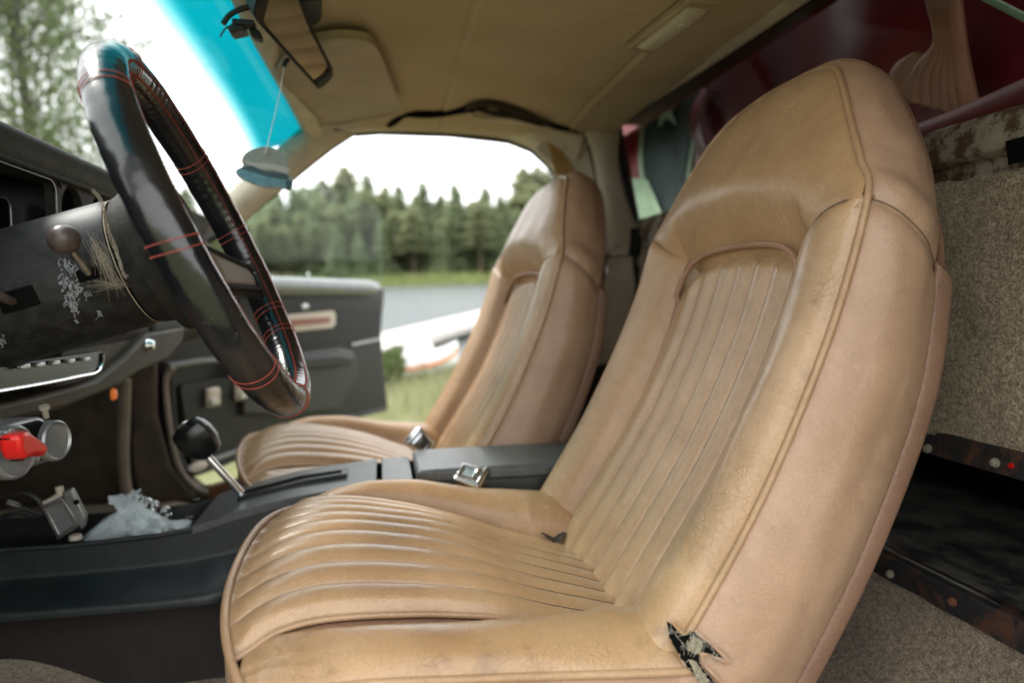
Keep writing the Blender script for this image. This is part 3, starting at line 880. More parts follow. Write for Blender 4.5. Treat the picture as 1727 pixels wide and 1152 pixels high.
# shift lever with a worn ball
b0 = at(108, 404, Y=.70); b1 = oncol(152, 462, .066)
lv = MB().tube([b1+axd*.0, b1.lerp(b0, .4)+V((0, -.004, .002)), b1.lerp(b0, .85), b0], lambda t: lerp(.0052, .0036, t), 10).build('lever', M['steel'], colm)
MB().lathe(b0+V((0, 0, -.0128)), (0, 0, 1), [(.0128-.0138*math.cos(math.pi*i/14), max(.0003, .0138*math.sin(math.pi*i/14))) for i in range(15)], 28).build('ball_knob', M['ball'], lv)
sl_ = oncol(150, 462, .0695); nn = (sl_-along((sl_-along(0)).dot(axd))).normalized()
MB().box(sl_, (.022, .012, .004), (axd, axd.cross(nn), nn)).build('slot', M['void'], colm, bevel=.002)
s2 = oncol(30, 505, .0695); nn2 = (s2-along((s2-along(0)).dot(axd))).normalized()
MB().box(s2, (.034, .020, .003), (axd, axd.cross(nn2), nn2)).build('slot', M['void'], colm, bevel=.002)
MB().tube([oncol(24, 510, .064), at(0, 500, Y=.70), at(-40, 480, Y=.68)], .0042, 10).build('stalk', M['ball'], colm)
# tuft of dust and hair caught round the lever slot
hr = MB()
for i in range(150):
    if i < 95:
        k_ = rr.random(); u, v = lerp(150, 182, k_)+rr.gauss(0, 5), lerp(398, 450, k_)+rr.gauss(0, 6); du, dv = rr.gauss(2.6, .9), rr.gauss(6.5, 1.2)
    else:
        u, v = rr.gauss(206, 6), rr.gauss(480, 3); du, dv = rr.uniform(-10, 0), rr.uniform(-1.5, 1.5)
    pts = []
    for k in range(7):
        p = oncol(u, v, .0705+.001*k*rr.random())
        if p is None: break
        pts.append(p); u += du; v += dv; du += rr.uniform(-.8, .8); dv += rr.uniform(-.9, .5)
    if len(pts) > 3: hr.tube(pts, .00009, 3)
o = hr.build('dust_hair', M['hair'], colm); tag(o, kind='stuff')
hr = MB()
pl = smooth_line([at(155, 320, Y=.70), at(168, 335, Y=.70), at(178, 375, Y=.70), at(190, 410, Y=.70), at(205, 455, Y=.69), at(212, 468, Y=.69)], 40)
for j in range(5):
    hr.tube([p+V((.0012*math.sin(i*.5+j*2), .001*j, .0012*math.cos(i*.4+j))) for i, p in enumerate(pl)], .0003, 4)
hr.build('hanging_fibre', M['hair'], colm)

# ================================================================== DASHBOARD
XD = -.40
dash = root('dashboard', 'dark dusty dashboard with an empty instrument opening and olive lower panels', 'dashboard', (-.45, 1.05, .80))
# hood over the instruments: extruded along Y
def hood(u, v):
    P = [(-.70, 1.085), (-.55, 1.115), (-.42, 1.132), (-.392, 1.136), (-.384, 1.130), (-.386, 1.120), (-.396, 1.098), (-.43, 1.094)]
    q = spl(P, u); y = lerp(.50, 1.70, v)
    cr_ = -.018*((y-1.1)/.6)**2
    return V((q[0]-.10*sst(1.25, 1.7, y)*0, y, q[1]+cr_*0))
MB().grid(hood, 60, 30).build('dash_top_pad', M['dash'], dash, solid=.003, sharp=60)
MB().tube([V((-.394, lerp(.50, 1.70, i/20), 1.1005)) for i in range(21)], .0035, 8).build('trim_bead', M['dash'], dash)
# face plate with rounded window and two round gauge wells
ctr1 = at(123, 356, X=XD); ctr2 = at(170, 368, X=XD)
def circ(c, r, n=36, X=XD): return [V((X, c.y+math.cos(2*math.pi*i/n)*r, c.z+math.sin(2*math.pi*i/n)*r)) for i in range(n)]
tr_ = at(92, 302, X=XD)
wl = rloop(V((XD, .60, tr_.z-.002)), V((XD, tr_.y, tr_.z-.002)), V((XD, tr_.y, .905)), V((XD, .60, .905)), .10, 6)
outer = [V((XD, .50, 1.098)), V((XD, 1.42, 1.098)), V((XD, 1.42, .88)), V((XD, .50, .88))]
MB().prism(outer, (-.012, 0, 0), [wl, circ(ctr1, .0325), circ(ctr2, .0325)]).build('gauge_panel', M['dash'], dash, bevel=.0012)
rc = tr_
MB().tube(wl, .0018, 6, closed=True).build('window_lip', M['blk_gloss'], dash)
for c in (ctr1, ctr2):
    MB().lathe(V((XD-.045, c.y, c.z)), (1, 0, 0), [(0, .001), (0, .024), (.036, .0325), (.0452, .0335)], 40, caps=False).build('gauge_well', M['blk_gloss'], dash)
# deep box behind the window and the inner frame
MB().prism([V((XD-.10, .50, 1.12)), V((XD-.10, 1.42, 1.12)), V((XD-.10, 1.42, .86)), V((XD-.10, .50, .86))], (-.01, 0, 0)).build('cluster_back', M['void'], dash)
MB().box((XD-.055, .97+.015, 1.0), (.09, .004, .20)).build('cluster_side', M['blk_gloss'], dash)
il = rloop(V((XD-.05, .60, 1.072)), V((XD-.05, .962, 1.072)), V((XD-.05, .962, .90)), V((XD-.05, .60, .90)), .08, 6)
ol = rloop(V((XD-.05, .55, 1.097)), V((XD-.05, .985, 1.097)), V((XD-.05, .985, .89)), V((XD-.05, .55, .89)), .05, 4)
MB().prism(ol, (-.004, 0, 0), [il]).build('inner_frame', M['blk_gloss'], dash)
MB().tube(il, .0012, 6, closed=True).build('frame_edge', M['alu'], dash)
sc = at(103, 307, X=XD+.001)
MB().lathe(sc, (1, 0, 0), [(0, .0075), (.002, .0075), (.003, .0055), (.003, .0048), (.0005, .004), (.0005, .0003)], 24).build('screw', M['blk'], dash, sharp=30)
# middle and passenger side: fascia and olive lower panels
pf = [(-.40, .885), (-.375, .875), (-.365, .860), (-.39, .850), (-.46, .80), (-.60, .79)]
def fas(u, v):
    y = lerp(.95, 1.76, v); q = spl([(-.41, 1.10), (-.385, 1.02), (-.40, .93), (-.402, .88), (-.44, .85), (-.50, .84)], u)
    return V((q[0], lerp(1.30, 1.76, v), q[1]))
MB().grid(fas, 30, 10).build('fascia', M['dash'], dash, solid=.004)
X2 = -.385
lo = [(-60, 700), (60, 668), (165, 640), (215, 600), (250, 562), (312, 552), (310, 575), (285, 606), (235, 628), (205, 650), (110, 690), (0, 716), (-60, 730)]
MB().prism([at(u, v, X=X2) for u, v in lo], (-.10, 0, 0)).build('lower_panel', M['dash_olive'], dash, bevel=.006)
up = [(110, 560), (240, 520), (330, 535), (318, 556), (250, 566), (214, 604), (165, 644), (90, 660)]
MB().prism([at(u, v, X=X2-.015) for u, v in up], (-.08, 0, 0)).build('upper_panel', M['dash_olive'], dash, bevel=.004)
# chrome framed vent under the column
vl = [(-10, 622), (40, 612), (172, 592), (174, 612), (160, 628), (100, 638), (-10, 662)]
MB().prism([at(u, v, X=X2+.004) for u, v in vl], (-.02, 0, 0)).build('vent', M['blk_gloss'], dash)
MB().tube(smooth_line([at(u, v, X=X2+.006) for u, v in [(-10, 662), (60, 650), (130, 636), (160, 629), (172, 616), (174, 596)]], 40), .0022, 8).build('chrome_trim', M['chrome'], dash)
for k in range(5):
    MB().box(at(40+k*26, 618-k*3, X=X2+.010), (.006, .018, .005)).build('vent_slat', M['steel'], dash, bevel=.001)
bt = at(243, 582, X=X2-.006)
MB().lathe(bt, (1, 0, 0), [(0, .012), (.006, .012), (.012, .009), (.016, .008), (.017, .001)], 24).build('chrome_knob', M['chrome'], dash)
o = at(190, 665, X=-.47)
am = NT('lit_amber_lamp'); setp(am, (.22, .05, .01), .5); am.b.inputs['Emission Color'].default_value = (1, .25, .04, 1); am.b.inputs['Emission Strength'].default_value = .12
MB().lathe(o, (1, 0, 0), [(0, .011), (.005, .009), (.007, .001)], 20).build('amber_lamp', am.m, dash)

# gauge pod with guarded switch
XS = -.34
pod = root('switch_pod', 'under-dash metal pod with two round gauges and a red switch guard', 'switch pod', at(50, 750, X=XS))
pp = [(-40, 745), (0, 722), (70, 703), (88, 716), (103, 745), (100, 772), (88, 778), (-40, 822)]
MB().prism([at(u, v, X=XS) for u, v in pp], (-.05, 0, 0)).build('bracket', M['alu'], pod, bevel=.004)
pf_ = [(-40, 748), (0, 727), (70, 709), (84, 720), (97, 746), (95, 765), (84, 773), (-40, 812)]
MB().prism([at(u, v, X=XS+.004) for u, v in pf_], (-.01, 0, 0)).build('face_plate', M['void'], pod, bevel=.002)
for (u, v, r) in ((8, 764, .0235), (80, 744, .0200)):
    c = at(u, v, X=XS+.004)
    g = MB().lathe(c, (1, -.25, .05), [(0, r+.001), (.010, r+.001), (.012, r-.001), (.0105, r-.003), (.009, r-.0035), (.009, .0005)], 40).build('gauge', M['alu'], pod)
    MB().lathe(c+V((.0095, -.0024, .0005)), (1, -.25, .05), [(0, r-.0035), (.0006, .0005)], 32).build('gauge_glass', M['screen'], g)
pt = [(4, 728), (38, 716), (46, 728), (40, 745), (60, 765), (64, 778), (58, 786), (34, 791), (28, 780), (30, 757), (14, 742)]
MB().prism([at(u, v, X=XS+.014) for u, v in pt], (-.006, 0, 0)).build('switch_plate', M['alu'], pod, bevel=.002)
for (u, v) in ((10, 730), (60, 774)):
    MB().lathe(at(u, v, X=XS+.014), (1, 0, 0), [(0, .003), (.0025, .003), (.003, .0005)], 14).build('rivet', M['steel'], pod)
gd = [(34, 735), (50, 727), (80, 748), (84, 756), (76, 771), (62, 768), (44, 776), (38, 762)]
MB().prism([at(u, v, X=XS+.034) for u, v in gd], (-.018, 0, 0)).build('switch_guard', M['red_plastic'], pod, bevel=.004, seg=3)
MB().prism([at(u, v, X=XS+.026) for u, v in [(16, 740), (28, 732), (36, 742), (44, 776), (38, 778), (30, 758)]], (-.010, 0, 0)).build('toggle_hinge', M['void'], pod, bevel=.001)
MB().lathe(at(78, 705, X=XS-.004), (0, -.3, 1), [(0, .003), (.01, .003), (.010, .005), (.014, .005), (.015, .001)], 14).build('screw', M['bolt'], pod)

# ================================================================== CONSOLE
YN, YF = 1.055, 1.215
cons = root('center_console', 'dark slate console between the two seats with a grey shifter plate and armrest lid', 'console', (0, 1.13, .42))
def edgez(x): return interp(x, [-.70, -.45, -.32, -.27, -.22, -.13, 0, .12, .45], [.600, .598, .605, .612, .628, .648, .662, .664, .666])
# near side skin: down from the top edge, bulging to the ridge
def cside(sg):
    def f(u, v):
        x = lerp(-.75, .45, u)
        zt = edgez(x)-.004; rz = interp(x, [-.75, -.55, -.22, -.17, -.05, .45], [.525, .512, .512, .535, .60, .60])
        y0 = YN if sg < 0 else YF
        w = sst(-.62, -.50, x)*(1-sst(-.25, -.12, x))
        z = lerp(zt, rz, v); out = .055*w*sst(.45, .86, v)*(1-.25*sst(.93, 1, v))
        return V((x, y0+sg*(out+.006*v), z))
    return f
MB().grid(cside(-1), 120, 30).build('side_panel', M['console'], cons, solid=.004)
MB().grid(cside(1), 120, 30).build('side_panel', M['console'], cons, solid=.004)
def tun(sg):
    def f(u, v):
        x = lerp(-.80, .60, u); zt = interp(x, [-.75, -.55, -.22, -.17, -.05, .45], [.525, .512, .512, .535, .60, .60])+.003
        y0 = YN if sg < 0 else YF
        return V((x, y0+sg*(.012*math.sin(math.pi*v*.5)+.05*v*v), lerp(zt, .36, v)))
    return f
MB().grid(tun(-1), 60, 12).build('tunnel_side', M['tunnel'], cons)
MB().grid(tun(1), 60, 12).build('tunnel_side', M['tunnel'], cons)
# open tray at the front
def tray(u, v):
    x = lerp(-.75, -.262, v); y = lerp(YN+.003, YF-.003, u)
    q = min(1, 4.5*min(u, 1-u)); return V((x, y, edgez(x)-.004-.055*q**.5*(1-sst(.9, 1, v)*.9)))
MB().grid(tray, 24, 20).build('tray', M['blk'], cons)
MB().tube([V((lerp(-.75, -.27, i/20), YN, edgez(lerp(-.75, -.27, i/20))-.003)) for i in range(21)], .004, 8).build('tray_edge', M['console'], cons)
# grey top plate, front wedge, slot
def plate(x0, x1, y0, y1, dz, th, name, mat, bev=.002):
    def f(u, v):
        x = lerp(x0, x1, u); return V((x, lerp(y0, y1, v), edgez(x)+dz))
    n = 12; mb = MB(); 
    lo_, hi_ = [], []
    for i in range(n+1):
        x = lerp(x0, x1, i/n); lo_.append(x)
    loop = [V((x, y0, edgez(x)+dz)) for x in lo_]+[V((x, y0, edgez(x)+dz-th)) for x in reversed(lo_)]
    return mb.prism(loop, (0, y1-y0, 0)).build(name, mat, cons, bevel=bev)
plate(-.275, -.008, YN-.004, YF+.004, .003, .014, 'shifter_plate', M['console_top'])
plate(-.222, -.055, 1.110, 1.150, .0105, .010, 'shifter_gate', M['blk_gloss'], .002)
plate(-.225, -.065, 1.125, 1.137, .0120, .004, 'gate_slot', M['void'], .0005)
plate(.000, .048, YN+.004, YF-.004, .004, .018, 'lighter_block', M['console_top'])
plate(.054, .46, YN+.002, YF-.002, .016, .022, 'armrest_lid', M['console_top'], .006)
plate(.054, .46, YN+.004, YF-.004, -.008, .055, 'storage_box', M['console'], .004)
for (u, v) in ((318, 873), (330, 843)):
    MB().box(at(u, v, Z=edgez(-.26)+.010), (.010, .010, .002)).build('plate_clip', M['blk'], cons, bevel=.001)
# gear lever
gl0 = V((-.214, 1.131, .640)); gl1 = at(345, 765, Y=1.12)
gear = root('gear_lever', 'black T-shaped gear lever knob on a chrome rod', 'gear lever', gl0)
MB().tube([gl0+V((0, 0, -.01)), gl1], .0062, 14).build('rod', M['chrome'], gear)
gd_ = (gl1-gl0).normalized(); gx = V((0, 1, 0)); gy = gd_.cross(gx)
kc = at(333, 740, Y=1.115)
kn = MB()
def knobf(u, v):
    a = 2*math.pi*u; w = [.012, .019, .029, .031, .029, .024, .014, .001][0:8]
    h = [-.034, -.030, -.012, .004, .017, .026, .0295, .030]
    k = v*7; i = min(6, int(k)); r = lerp(w[i], w[i+1], k-i); z = lerp(h[i], h[i+1], k-i)
    sq = 1/max(abs(math.cos(a)), abs(math.sin(a)))**.45
    return kc+gx*math.cos(a)*r*.80*sq+gy*math.sin(a)*r*sq*.95+gd_*z
kn.grid(knobf, 40, 21, cu=True).build('knob', M['blk_gloss'], gear, sharp=28)
MB().box(kc+gd_*.0312, (.024, .012, .0035), (gx, gy, gd_)).build('button', M['steel'], gear, bevel=.0015)

# belt buckles
def buckle(c, ax, label, rotz):
    b = root('belt_buckle', label, 'belt buckle', c, group='chrome seat belt buckles')
    X, Y_, Z = ax
    MB().box(c, (.050, .036, .013), ax).build('body', M['chrome'], b, bevel=.004, seg=3)
    fr_ = MB().prism([c+X*x+Y_*y+Z*.0066 for x, y in ((-.019, -.013), (.013, -.013), (.013, .013), (-.019, .013))], Z*.004,
                     [[c+X*x+Y_*y+Z*.0066 for x, y in ((-.013, -.008), (.007, -.008), (.007, .008), (-.013, .008))]]).build('frame', M['chrome'], b, bevel=.001)
    MB().box(c-X*.003+Z*.0075, (.019, .015, .003), ax).build('press_button', M['steel'], b, bevel=.001)
    MB().box(c+X*.020+Z*.003-Y_*.0, (.007, .040, .012), ax).build('end_bar', M['chrome'], b, bevel=.002)
    MB().box(c-X*.006-Z*.009, (.056, .042, .009), ax).build('sleeve', M['webbing'], b, bevel=.003)
    return b
def axes(x, z):
    x = V(x).normalized(); z = V(z); z = (z-x*z.dot(x)).normalized(); return (x, z.cross(x), z)
buckle(at(795, 804, Y=1.052), axes((.75, -.55, -.12), (-.25, -.55, .8)), 'chrome belt buckle lying between the driver seat and the armrest lid', 0)
buckle(at(708, 745, Y=1.27), axes((-.55, -.3, .6), (-.35, -.75, .5)), 'chrome belt buckle lying on the passenger seat cushion', 0)

# ================================================================== CAR BODY (passenger side wall, roof, windscreen, floor, bulkhead)
YW = 1.80
car = root('car_cabin', 'beige and brown old car cabin with roof lining, rear window and carpeted bulkhead', 'car', (0, 1.1, .36))
def w(u, v, Y=YW): return at(u, v, Y=Y)
# side wall plate: outer loop and door opening
hdr = w(515, 208); top_r = w(1000, 175)
outer = [w(505, 172), w(520, 165), w(700, 160), w(1010, 160), V((.655, YW, 1.42)), V((.715, YW, 1.14)), V((.95, YW, 1.12)), V((.95, YW, .30)), V((-.98, YW, .30)), V((-.98, YW, 1.06)), V((-.66, YW, 1.03)), w(345, 372), w(425, 290), w(512, 212)]
open_ = [w(596, 223), w(640, 221), w(760, 225), w(860, 236), w(900, 252), w(925, 275), w(948, 305), w(985, 400), V((.46, YW, 1.00)), V((.46, YW, .56)), V((.44, YW, .50)), V((.40, YW, .485)),
         V((-.30, YW, .485)), w(340, 826), w(306, 800), w(288, 760), w(272, 690), w(262, 600), w(268, 560), V((-.50, YW, 1.02)), w(402, 372), w(470, 318), w(555, 250)]
MB().prism(outer, (0, .045, 0), [open_]).build('side_wall', M['jamb'], car, bevel=.003)
# rubber seal round the opening
sealp = smooth_line(open_, 200, closed=True)
MB().tube([p+V((0, .004, 0)) for p in sealp], .008, 8, closed=True).build('door_seal', M['seal'], car)
# unseen driver side wall, added to darken the cabin, with its open doorway (the picture is taken through it)
YN_ = .30
def n_(x, z): return V((x, YN_, z))
MB().prism([n_(-.16, 1.40), n_(.655, 1.42), n_(.715, 1.14), n_(1.0, 1.12), n_(1.0, .30), n_(-.98, .30), n_(-.98, 1.06), n_(-.70, 1.05)], (0, -.04, 0),
           [[n_(-.12, 1.335), n_(.40, 1.335), n_(.47, 1.25), n_(.50, 1.0), n_(.50, .52), n_(.44, .46), n_(-.44, .46), n_(-.50, .54), n_(-.52, 1.02), n_(-.42, 1.13)]]).build('unseen_driver_side_wall', M['jamb'], car, bevel=.003)
# inner kick panel / pillar edges in the footwell
MB().tube(smooth_line([w(212, 640, 1.66), w(210, 700, 1.66), w(208, 770, 1.66), w(214, 830, 1.66), w(232, 870, 1.66)], 30), .012, 10).build('kick_panel_edge', M['jamb_light'], car)
MB().prism([w(u, v, 1.72) for u, v in [(222, 600), (262, 600), (262, 700), (285, 790), (330, 840), (270, 850), (240, 860), (224, 800)]], (0, .02, 0)).build('kick_panel', M['jamb'], car, bevel=.006)
MB().tube(smooth_line([w(u, v, 1.735) for u, v in [(292, 620), (280, 640), (284, 700), (296, 770), (318, 812), (352, 830), (420, 820), (480, 805)]], 40), .007, 8).build('jamb_edge', M['jamb_light'], car)
# A pillar trim over the wall
def pil(u, v):
    P = [(516, 208, 594, 224), (474, 246, 545, 258), (430, 284, 490, 304), (385, 326, 442, 344), (345, 362, 402, 380)]
    q = spl([(p[0], p[1], p[2]+0, p[3]) for p in P], v)
    a = w(q[0], q[1], 1.76); b = w(q[2], q[3], 1.79)
    return a.lerp(b, u)+V((0, -.016*math.sin(math.pi*u), .0))
MB().grid(pil, 16, 30).build('pillar_trim', M['trim'], car, solid=.006)
MB().tube(smooth_line([w(522, 208, 1.76), w(478, 246, 1.76), (w(420, 296, 1.76)), w(362, 358, 1.76)], 20), .006, 8).build('windscreen_seal', M['seal'], car)
# roof rail trim above the door and the sagging torn strip
def rail(u, v):
    tp = [(560, 222, 1.79), (640, 202, 1.72), (700, 192, 1.70), (800, 198, 1.70), (880, 206, 1.70), (930, 215, 1.70), (985, 228, 1.70)]
    bt_ = [(585, 228, 1.81), (640, 223, 1.81), (760, 227, 1.81), (860, 238, 1.81), (902, 256, 1.81), (930, 285, 1.81), (955, 325, 1.81)]
    a, b = spl(tp, v), spl(bt_, v)
    return w(a[0], a[1], a[2]).lerp(w(b[0], b[1], b[2]), u)+V((0, -.012*math.sin(math.pi*u), 0))
MB().grid(rail, 14, 50).build('roof_rail_trim', M['trim'], car, solid=.004)
MB().tube([w(598, 227, 1.80), w(640, 224, 1.80), w(700, 224, 1.795), w(780, 229, 1.795), w(862, 240, 1.795)], .005, 6).build('rail_seal', M['seal'], car)
def onroof(u, v, dz=.004):
    z = 1.37
    for _ in range(8):
        p = at(u, v, Z=z); z = 1.392-.030*((min(p.y, 1.74)-1.08)/.7)**4-.02*sst(-.02, -.22, p.x)-dz
    return at(u, v, Z=z)
# dark gap where the lining has come away
MB().tube(smooth_line([onroof(u, v) for u, v in [(655, 212), (675, 198), (700, 191), (755, 190), (795, 180), (830, 176), (872, 188), (915, 204), (948, 214), (975, 222)]], 60), lambda t: .005+.006*math.sin(math.pi*t)+.0025*math.sin(t*31), 8).build('lining_gap', M['void'], car)
for k, pts in enumerate(([(785, 186), (800, 176), (830, 175), (870, 186), (900, 198), (935, 208)], [(790, 190), (815, 200), (860, 200), (900, 208), (925, 216)], [(800, 182), (830, 190), (870, 196), (915, 212)])):
    MB().tube(smooth_line([onroof(u, v, .012+.004*k) for u, v in pts], 30), lambda t: .003+.005*math.sin(math.pi*t), 8).build('loose_lining', M['darkpad'] if k != 1 else M['trim'], car)
# rear corner post trim (beige, runs from the roof down behind the passenger seat)
def post(u, v):
    A = [(985, 222, 1.70), (1000, 262, 1.72), (1012, 330, 1.73), (1028, 425, 1.74)]
    B = [(1046, 212, 1.72), (1040, 262, 1.73), (1052, 330, 1.74), (1078, 402, 1.745)]
    a, b = spl(A, v), spl(B, v)
    return w(*a[:2], a[2]).lerp(w(*b[:2], b[2]), u)+V((-.01*math.sin(math.pi*u), -.012*math.sin(math.pi*u), 0))
MB().grid(post, 14, 30).build('rear_post_trim', M['trim'], car, solid=.006)
MB().prism([w(u, v, 1.735) for u, v in [(900, 250), (935, 222), (990, 232), (1012, 330), (1035, 425), (1000, 440), (975, 380), (950, 300)]], (0, .02, 0)).build('rear_post_panel', M['trim'], car, bevel=.006)
MB().prism([w(u, v, 1.728) for u, v in [(921, 233), (948, 255), (973, 293), (938, 296), (930, 262)]], (0, .004, 0)).build('bare_foam', M['gold'], car)
# lower rear quarter panel
MB().prism([V((.40, 1.745, 1.035)), V((.74, 1.745, 1.035)), V((.74, 1.745, .40)), V((.40, 1.745, .40))], (0, .02, 0)).build('quarter_panel', M['door_grey'], car, bevel=.005)
MB().prism([w(u, v, 1.735) for u, v in [(1026, 434), (1066, 432), (1072, 480), (1062, 600), (1000, 620), (1010, 560)]], (0, .006, 0)).build('grey_post_cover', M['trim'], car, bevel=.004)
MB().prism([w(u, v, 1.725) for u, v in [(1064, 384), (1088, 384), (1080, 432), (1062, 432)]], (0, .01, 0)).build('belt_guide', M['blk'], car, bevel=.003)
MB().prism([w(u, v, 1.73) for u, v in [(1034, 400), (1064, 388), (1062, 430), (1030, 432)]], (0, .014, 0)).build('post_cap', M['cream'], car, bevel=.006)
# roof lining: between the header and the rear, bows as shallow seams
def zroof(x, y):
    z = 1.392 - .030*((y-1.08)/.7)**4 - .02*sst(-.02, -.22, x)
    return z
def xr(u, y): return lerp(-.180+.012*((y-1.1)/.6)**2*2, .60, u)
def f_roof(u, v):
    y = lerp(.32, 1.74, v); x = xr(u, y); z = zroof(x, y)
    for xs, ys in ((.468, .97), (.145, 1.2)):
        z += .0035*math.exp(-((x-xs)/.005)**2)-.0020*math.exp(-((x-xs-.010)/.006)**2)
    z -= .004*noise.noise(V((x*4, y*4, 0)))
    return V((x, y, z))
MB().grid(f_roof, 180, 60).build('roof_lining', M['head'], car, solid=.004)
MB().box((.275, 1.08, 1.445), (.92, 1.56, .02)).build('roof_skin', M['jamb'], car)
# windscreen header trim
def hd(u, v):
    y = lerp(.32, 1.76, v); x0 = -.178+.024*((y-1.1)/.6)**2
    q = spl([(.02, .004), (0, -.004), (-.012, -.006), (-.026, .004), (-.030, .02), (-.028, .05)], u)
    return V((x0+q[0], y, zroof(-.21, y)+q[1]-.004*sst(1.5, 1.76, y)))
MB().grid(hd, 20, 50).build('header_trim', M['trim'], car)
# rear window frame band (beige): from corner up along the top edge
XR1, XR0 = .62, .70
def rw(u, v, off=0):   # point on the slanting plane of the rear window
    n = V((.25, 0, .08)).normalized(); p0 = V((XR1+off, 1, 1.39)); return onplane(u, v, p0, n)
def band(u, v):
    A = [(1000, 222), (1040, 160), (1110, 105), (1200, 50), (1290, -10), (1400, -90), (1560, -200), (1900, -434), (2400, -779)]
    B = [(1042, 216), (1062, 196), (1130, 152), (1226, 90), (1362, -2), (1480, -80), (1640, -185), (1980, -408), (2480, -736)]
    a, b = spl(A, v), spl(B, v)
    return rw(*a, -.03).lerp(rw(*b, 0), u)+V((-.010*math.sin(math.pi*u), 0, -.006*math.sin(math.pi*u)))
MB().grid(band, 14, 60).build('rear_window_header', M['trim'], car, solid=.005)
MB().tube([rw(*spl([(1035, 222), (1062, 199), (1130, 155), (1226, 93), (1362, 1), (1480, -77)], i/30), .004) for i in range(31)], .005, 8).build('rear_window_seal', M['seal'], car)
MB().tube([rw(*spl([(1036, 226), (1048, 290), (1075, 380)], i/12), -.002) for i in range(13)], .011, 8).build('rear_window_side_seal', M['seal'], car)
# rear window glass
MB().prism([rw(1030, 214, .006), rw(1500, -100, .006), V((.628, .35, 1.392)), V((.706, .35, 1.15)), rw(1078, 392, .006)], (.004, 0, .0)).build('rear_window', M['rear_glass'], car)
# bulkhead: rusty ledge, carpet, shelf opening with lips, lower carpet
def led(u, v):
    y = lerp(.40, 1.76, v)
    q = spl([(.712, 1.166), (.690, 1.160), (.682, 1.150), (.680, 1.120), (.688, 1.112), (.700, 1.106), (.700, 1.082)], u)
    dz = .0035*noise.noise(V((y*14, 0, 3)))*sst(.6, 1, u)
    return V((q[0]+.002*noise.noise(V((y*20, u*3, 1))), y, q[1]+dz))
MB().grid(led, 30, 140).build('rusty_window_ledge', M['rust_cream'], car, solid=.003)
lb = at(1715, 268, X=.676)
MB().prism([at(u, v, X=.678) for u, v in [(1698, 238), (1740, 226), (1740, 268), (1703, 278)]], (-.002, 0, 0)).build('ledge_hole', M['void'], car)
MB().prism([at(u, v, X=.69) for u, v in [(1085, 388), (1135, 372), (1132, 400), (1110, 412), (1090, 420)]], (-.01, 0, 0)).build('ledge_bracket', M['rust_cream'], car, bevel=.003)
def cpt(x0, z0, z1, bow=.01):
    def f(u, v):
        y = lerp(.38, 1.76, u); z = lerp(z0, z1, v)
        return V((x0-bow*math.sin(math.pi*v)+.004*noise.noise(V((y*5, z*5, 2)))+.002*noise.noise(V((y*25, z*25, 7))), y, z+(.004*noise.noise(V((y*30, 1, 1))) if v > .98 else 0)))
    return f
MB().grid(cpt(.702, .775, 1.092), 200, 70).build('bulkhead_carpet', M['carpet'], car, solid=.008)
MB().box((.715, 1.08, .764), (.045, 1.40, .033)).build('upper_shelf_lip', M['rust_black'], car, bevel=.002)
def lowlip(u, v):
    y = lerp(.38, 1.76, v); q = [(.70, .600), (.682, .597), (.680, .592), (.682, .562), (.686, .560)][min(4, int(u*4.001))]
    return V((q[0]+.0012*noise.noise(V((y*30, 0, 5))), y, q[1]+.002*noise.noise(V((y*22, u, 5)))))
MB().grid(lowlip, 4, 100).build('lower_shelf_lip', M['rust_black'], car, solid=.003, sharp=25)
MB().grid(lambda u, v: V((lerp(.69, 1.05, u), lerp(.38, 1.76, v), .600-.02*math.sin(math.pi*u)+.003*noise.noise(V((u*9, v*20, 3))))), 20, 60).build('shelf_board', M['shelf'], car, solid=.004)
MB().box((1.06, 1.08, .66), (.02, 1.42, .24)).build('shelf_back', M['void'], car)
MB().box((.88, 1.08, .765), (.34, 1.42, .012)).build('shelf_roof', M['void'], car)
for (u, v, m_, zz) in ((1566, 757, 'bolt', .692), (1680, 781, 'bolt', .692), (1503, 969, 'bolt', .679), (1608, 1016, 'bolt_rust', .679)):
    c = at(u, v, X=zz); MB().lathe(c, (-1, 0, .1), [(0, .0055), (.0015, .0058), (.002, .0045), (.005, .0043), (.0058, .003), (.006, .0005)], 14).build('bolt', M[m_], car)
MB().lathe(at(1706, 786, X=.692), (-1, 0, 0), [(0, .0035), (.002, .003), (.0025, .0005)], 12).build('red_dot', M['red_plastic'], car)
# carpet sloping down below the shelf to the floor
def lc(u, v):
    y = lerp(.36, 1.76, u); q = spl([(.690, .566), (.680, .52), (.65, .47), (.58, .43), (.50, .415), (.40, .405), (.20, .400)], v)
    return V((q[0]+.008*noise.noise(V((y*5, v*3, 1))), y, q[1]+.010*noise.noise(V((y*6, v*4, 4)))+.002*noise.noise(V((y*40, v*20, 4)))))
MB().grid(lc, 160, 60).build('lower_carpet', M['carpet2'], car)
# floor pan and footwell carpet
def flo(u, v):
    x = lerp(-.95, .22, u); y = lerp(.30, 1.78, v)
    z = .398+.006*noise.noise(V((x*7, y*7, 3)))+.050*sst(-.34, -.52, x)
    return V((x, y, z))
MB().grid(flo, 110, 110).build('floor_carpet', M['carpet'], car, solid=.006)
MB().box((-.97, 1.05, .72), (.03, 1.6, .78)).build('firewall', M['void'], car)  # closes off light below the dash so the footwell stays dark
MB().box((-.72, .36, .60), (.50, .03, .46)).build('unseen_kick_wall', M['void'], car)  # out of view, added so the footwell stays dark
MB().box((0, 1.05, .335), (1.95, 1.6, .05)).build('floor_pan', M['void'], car)
MB().box((.15, .36, .36), (1.6, .10, .09)).build('door_sill', M['blk'], car, bevel=.01)
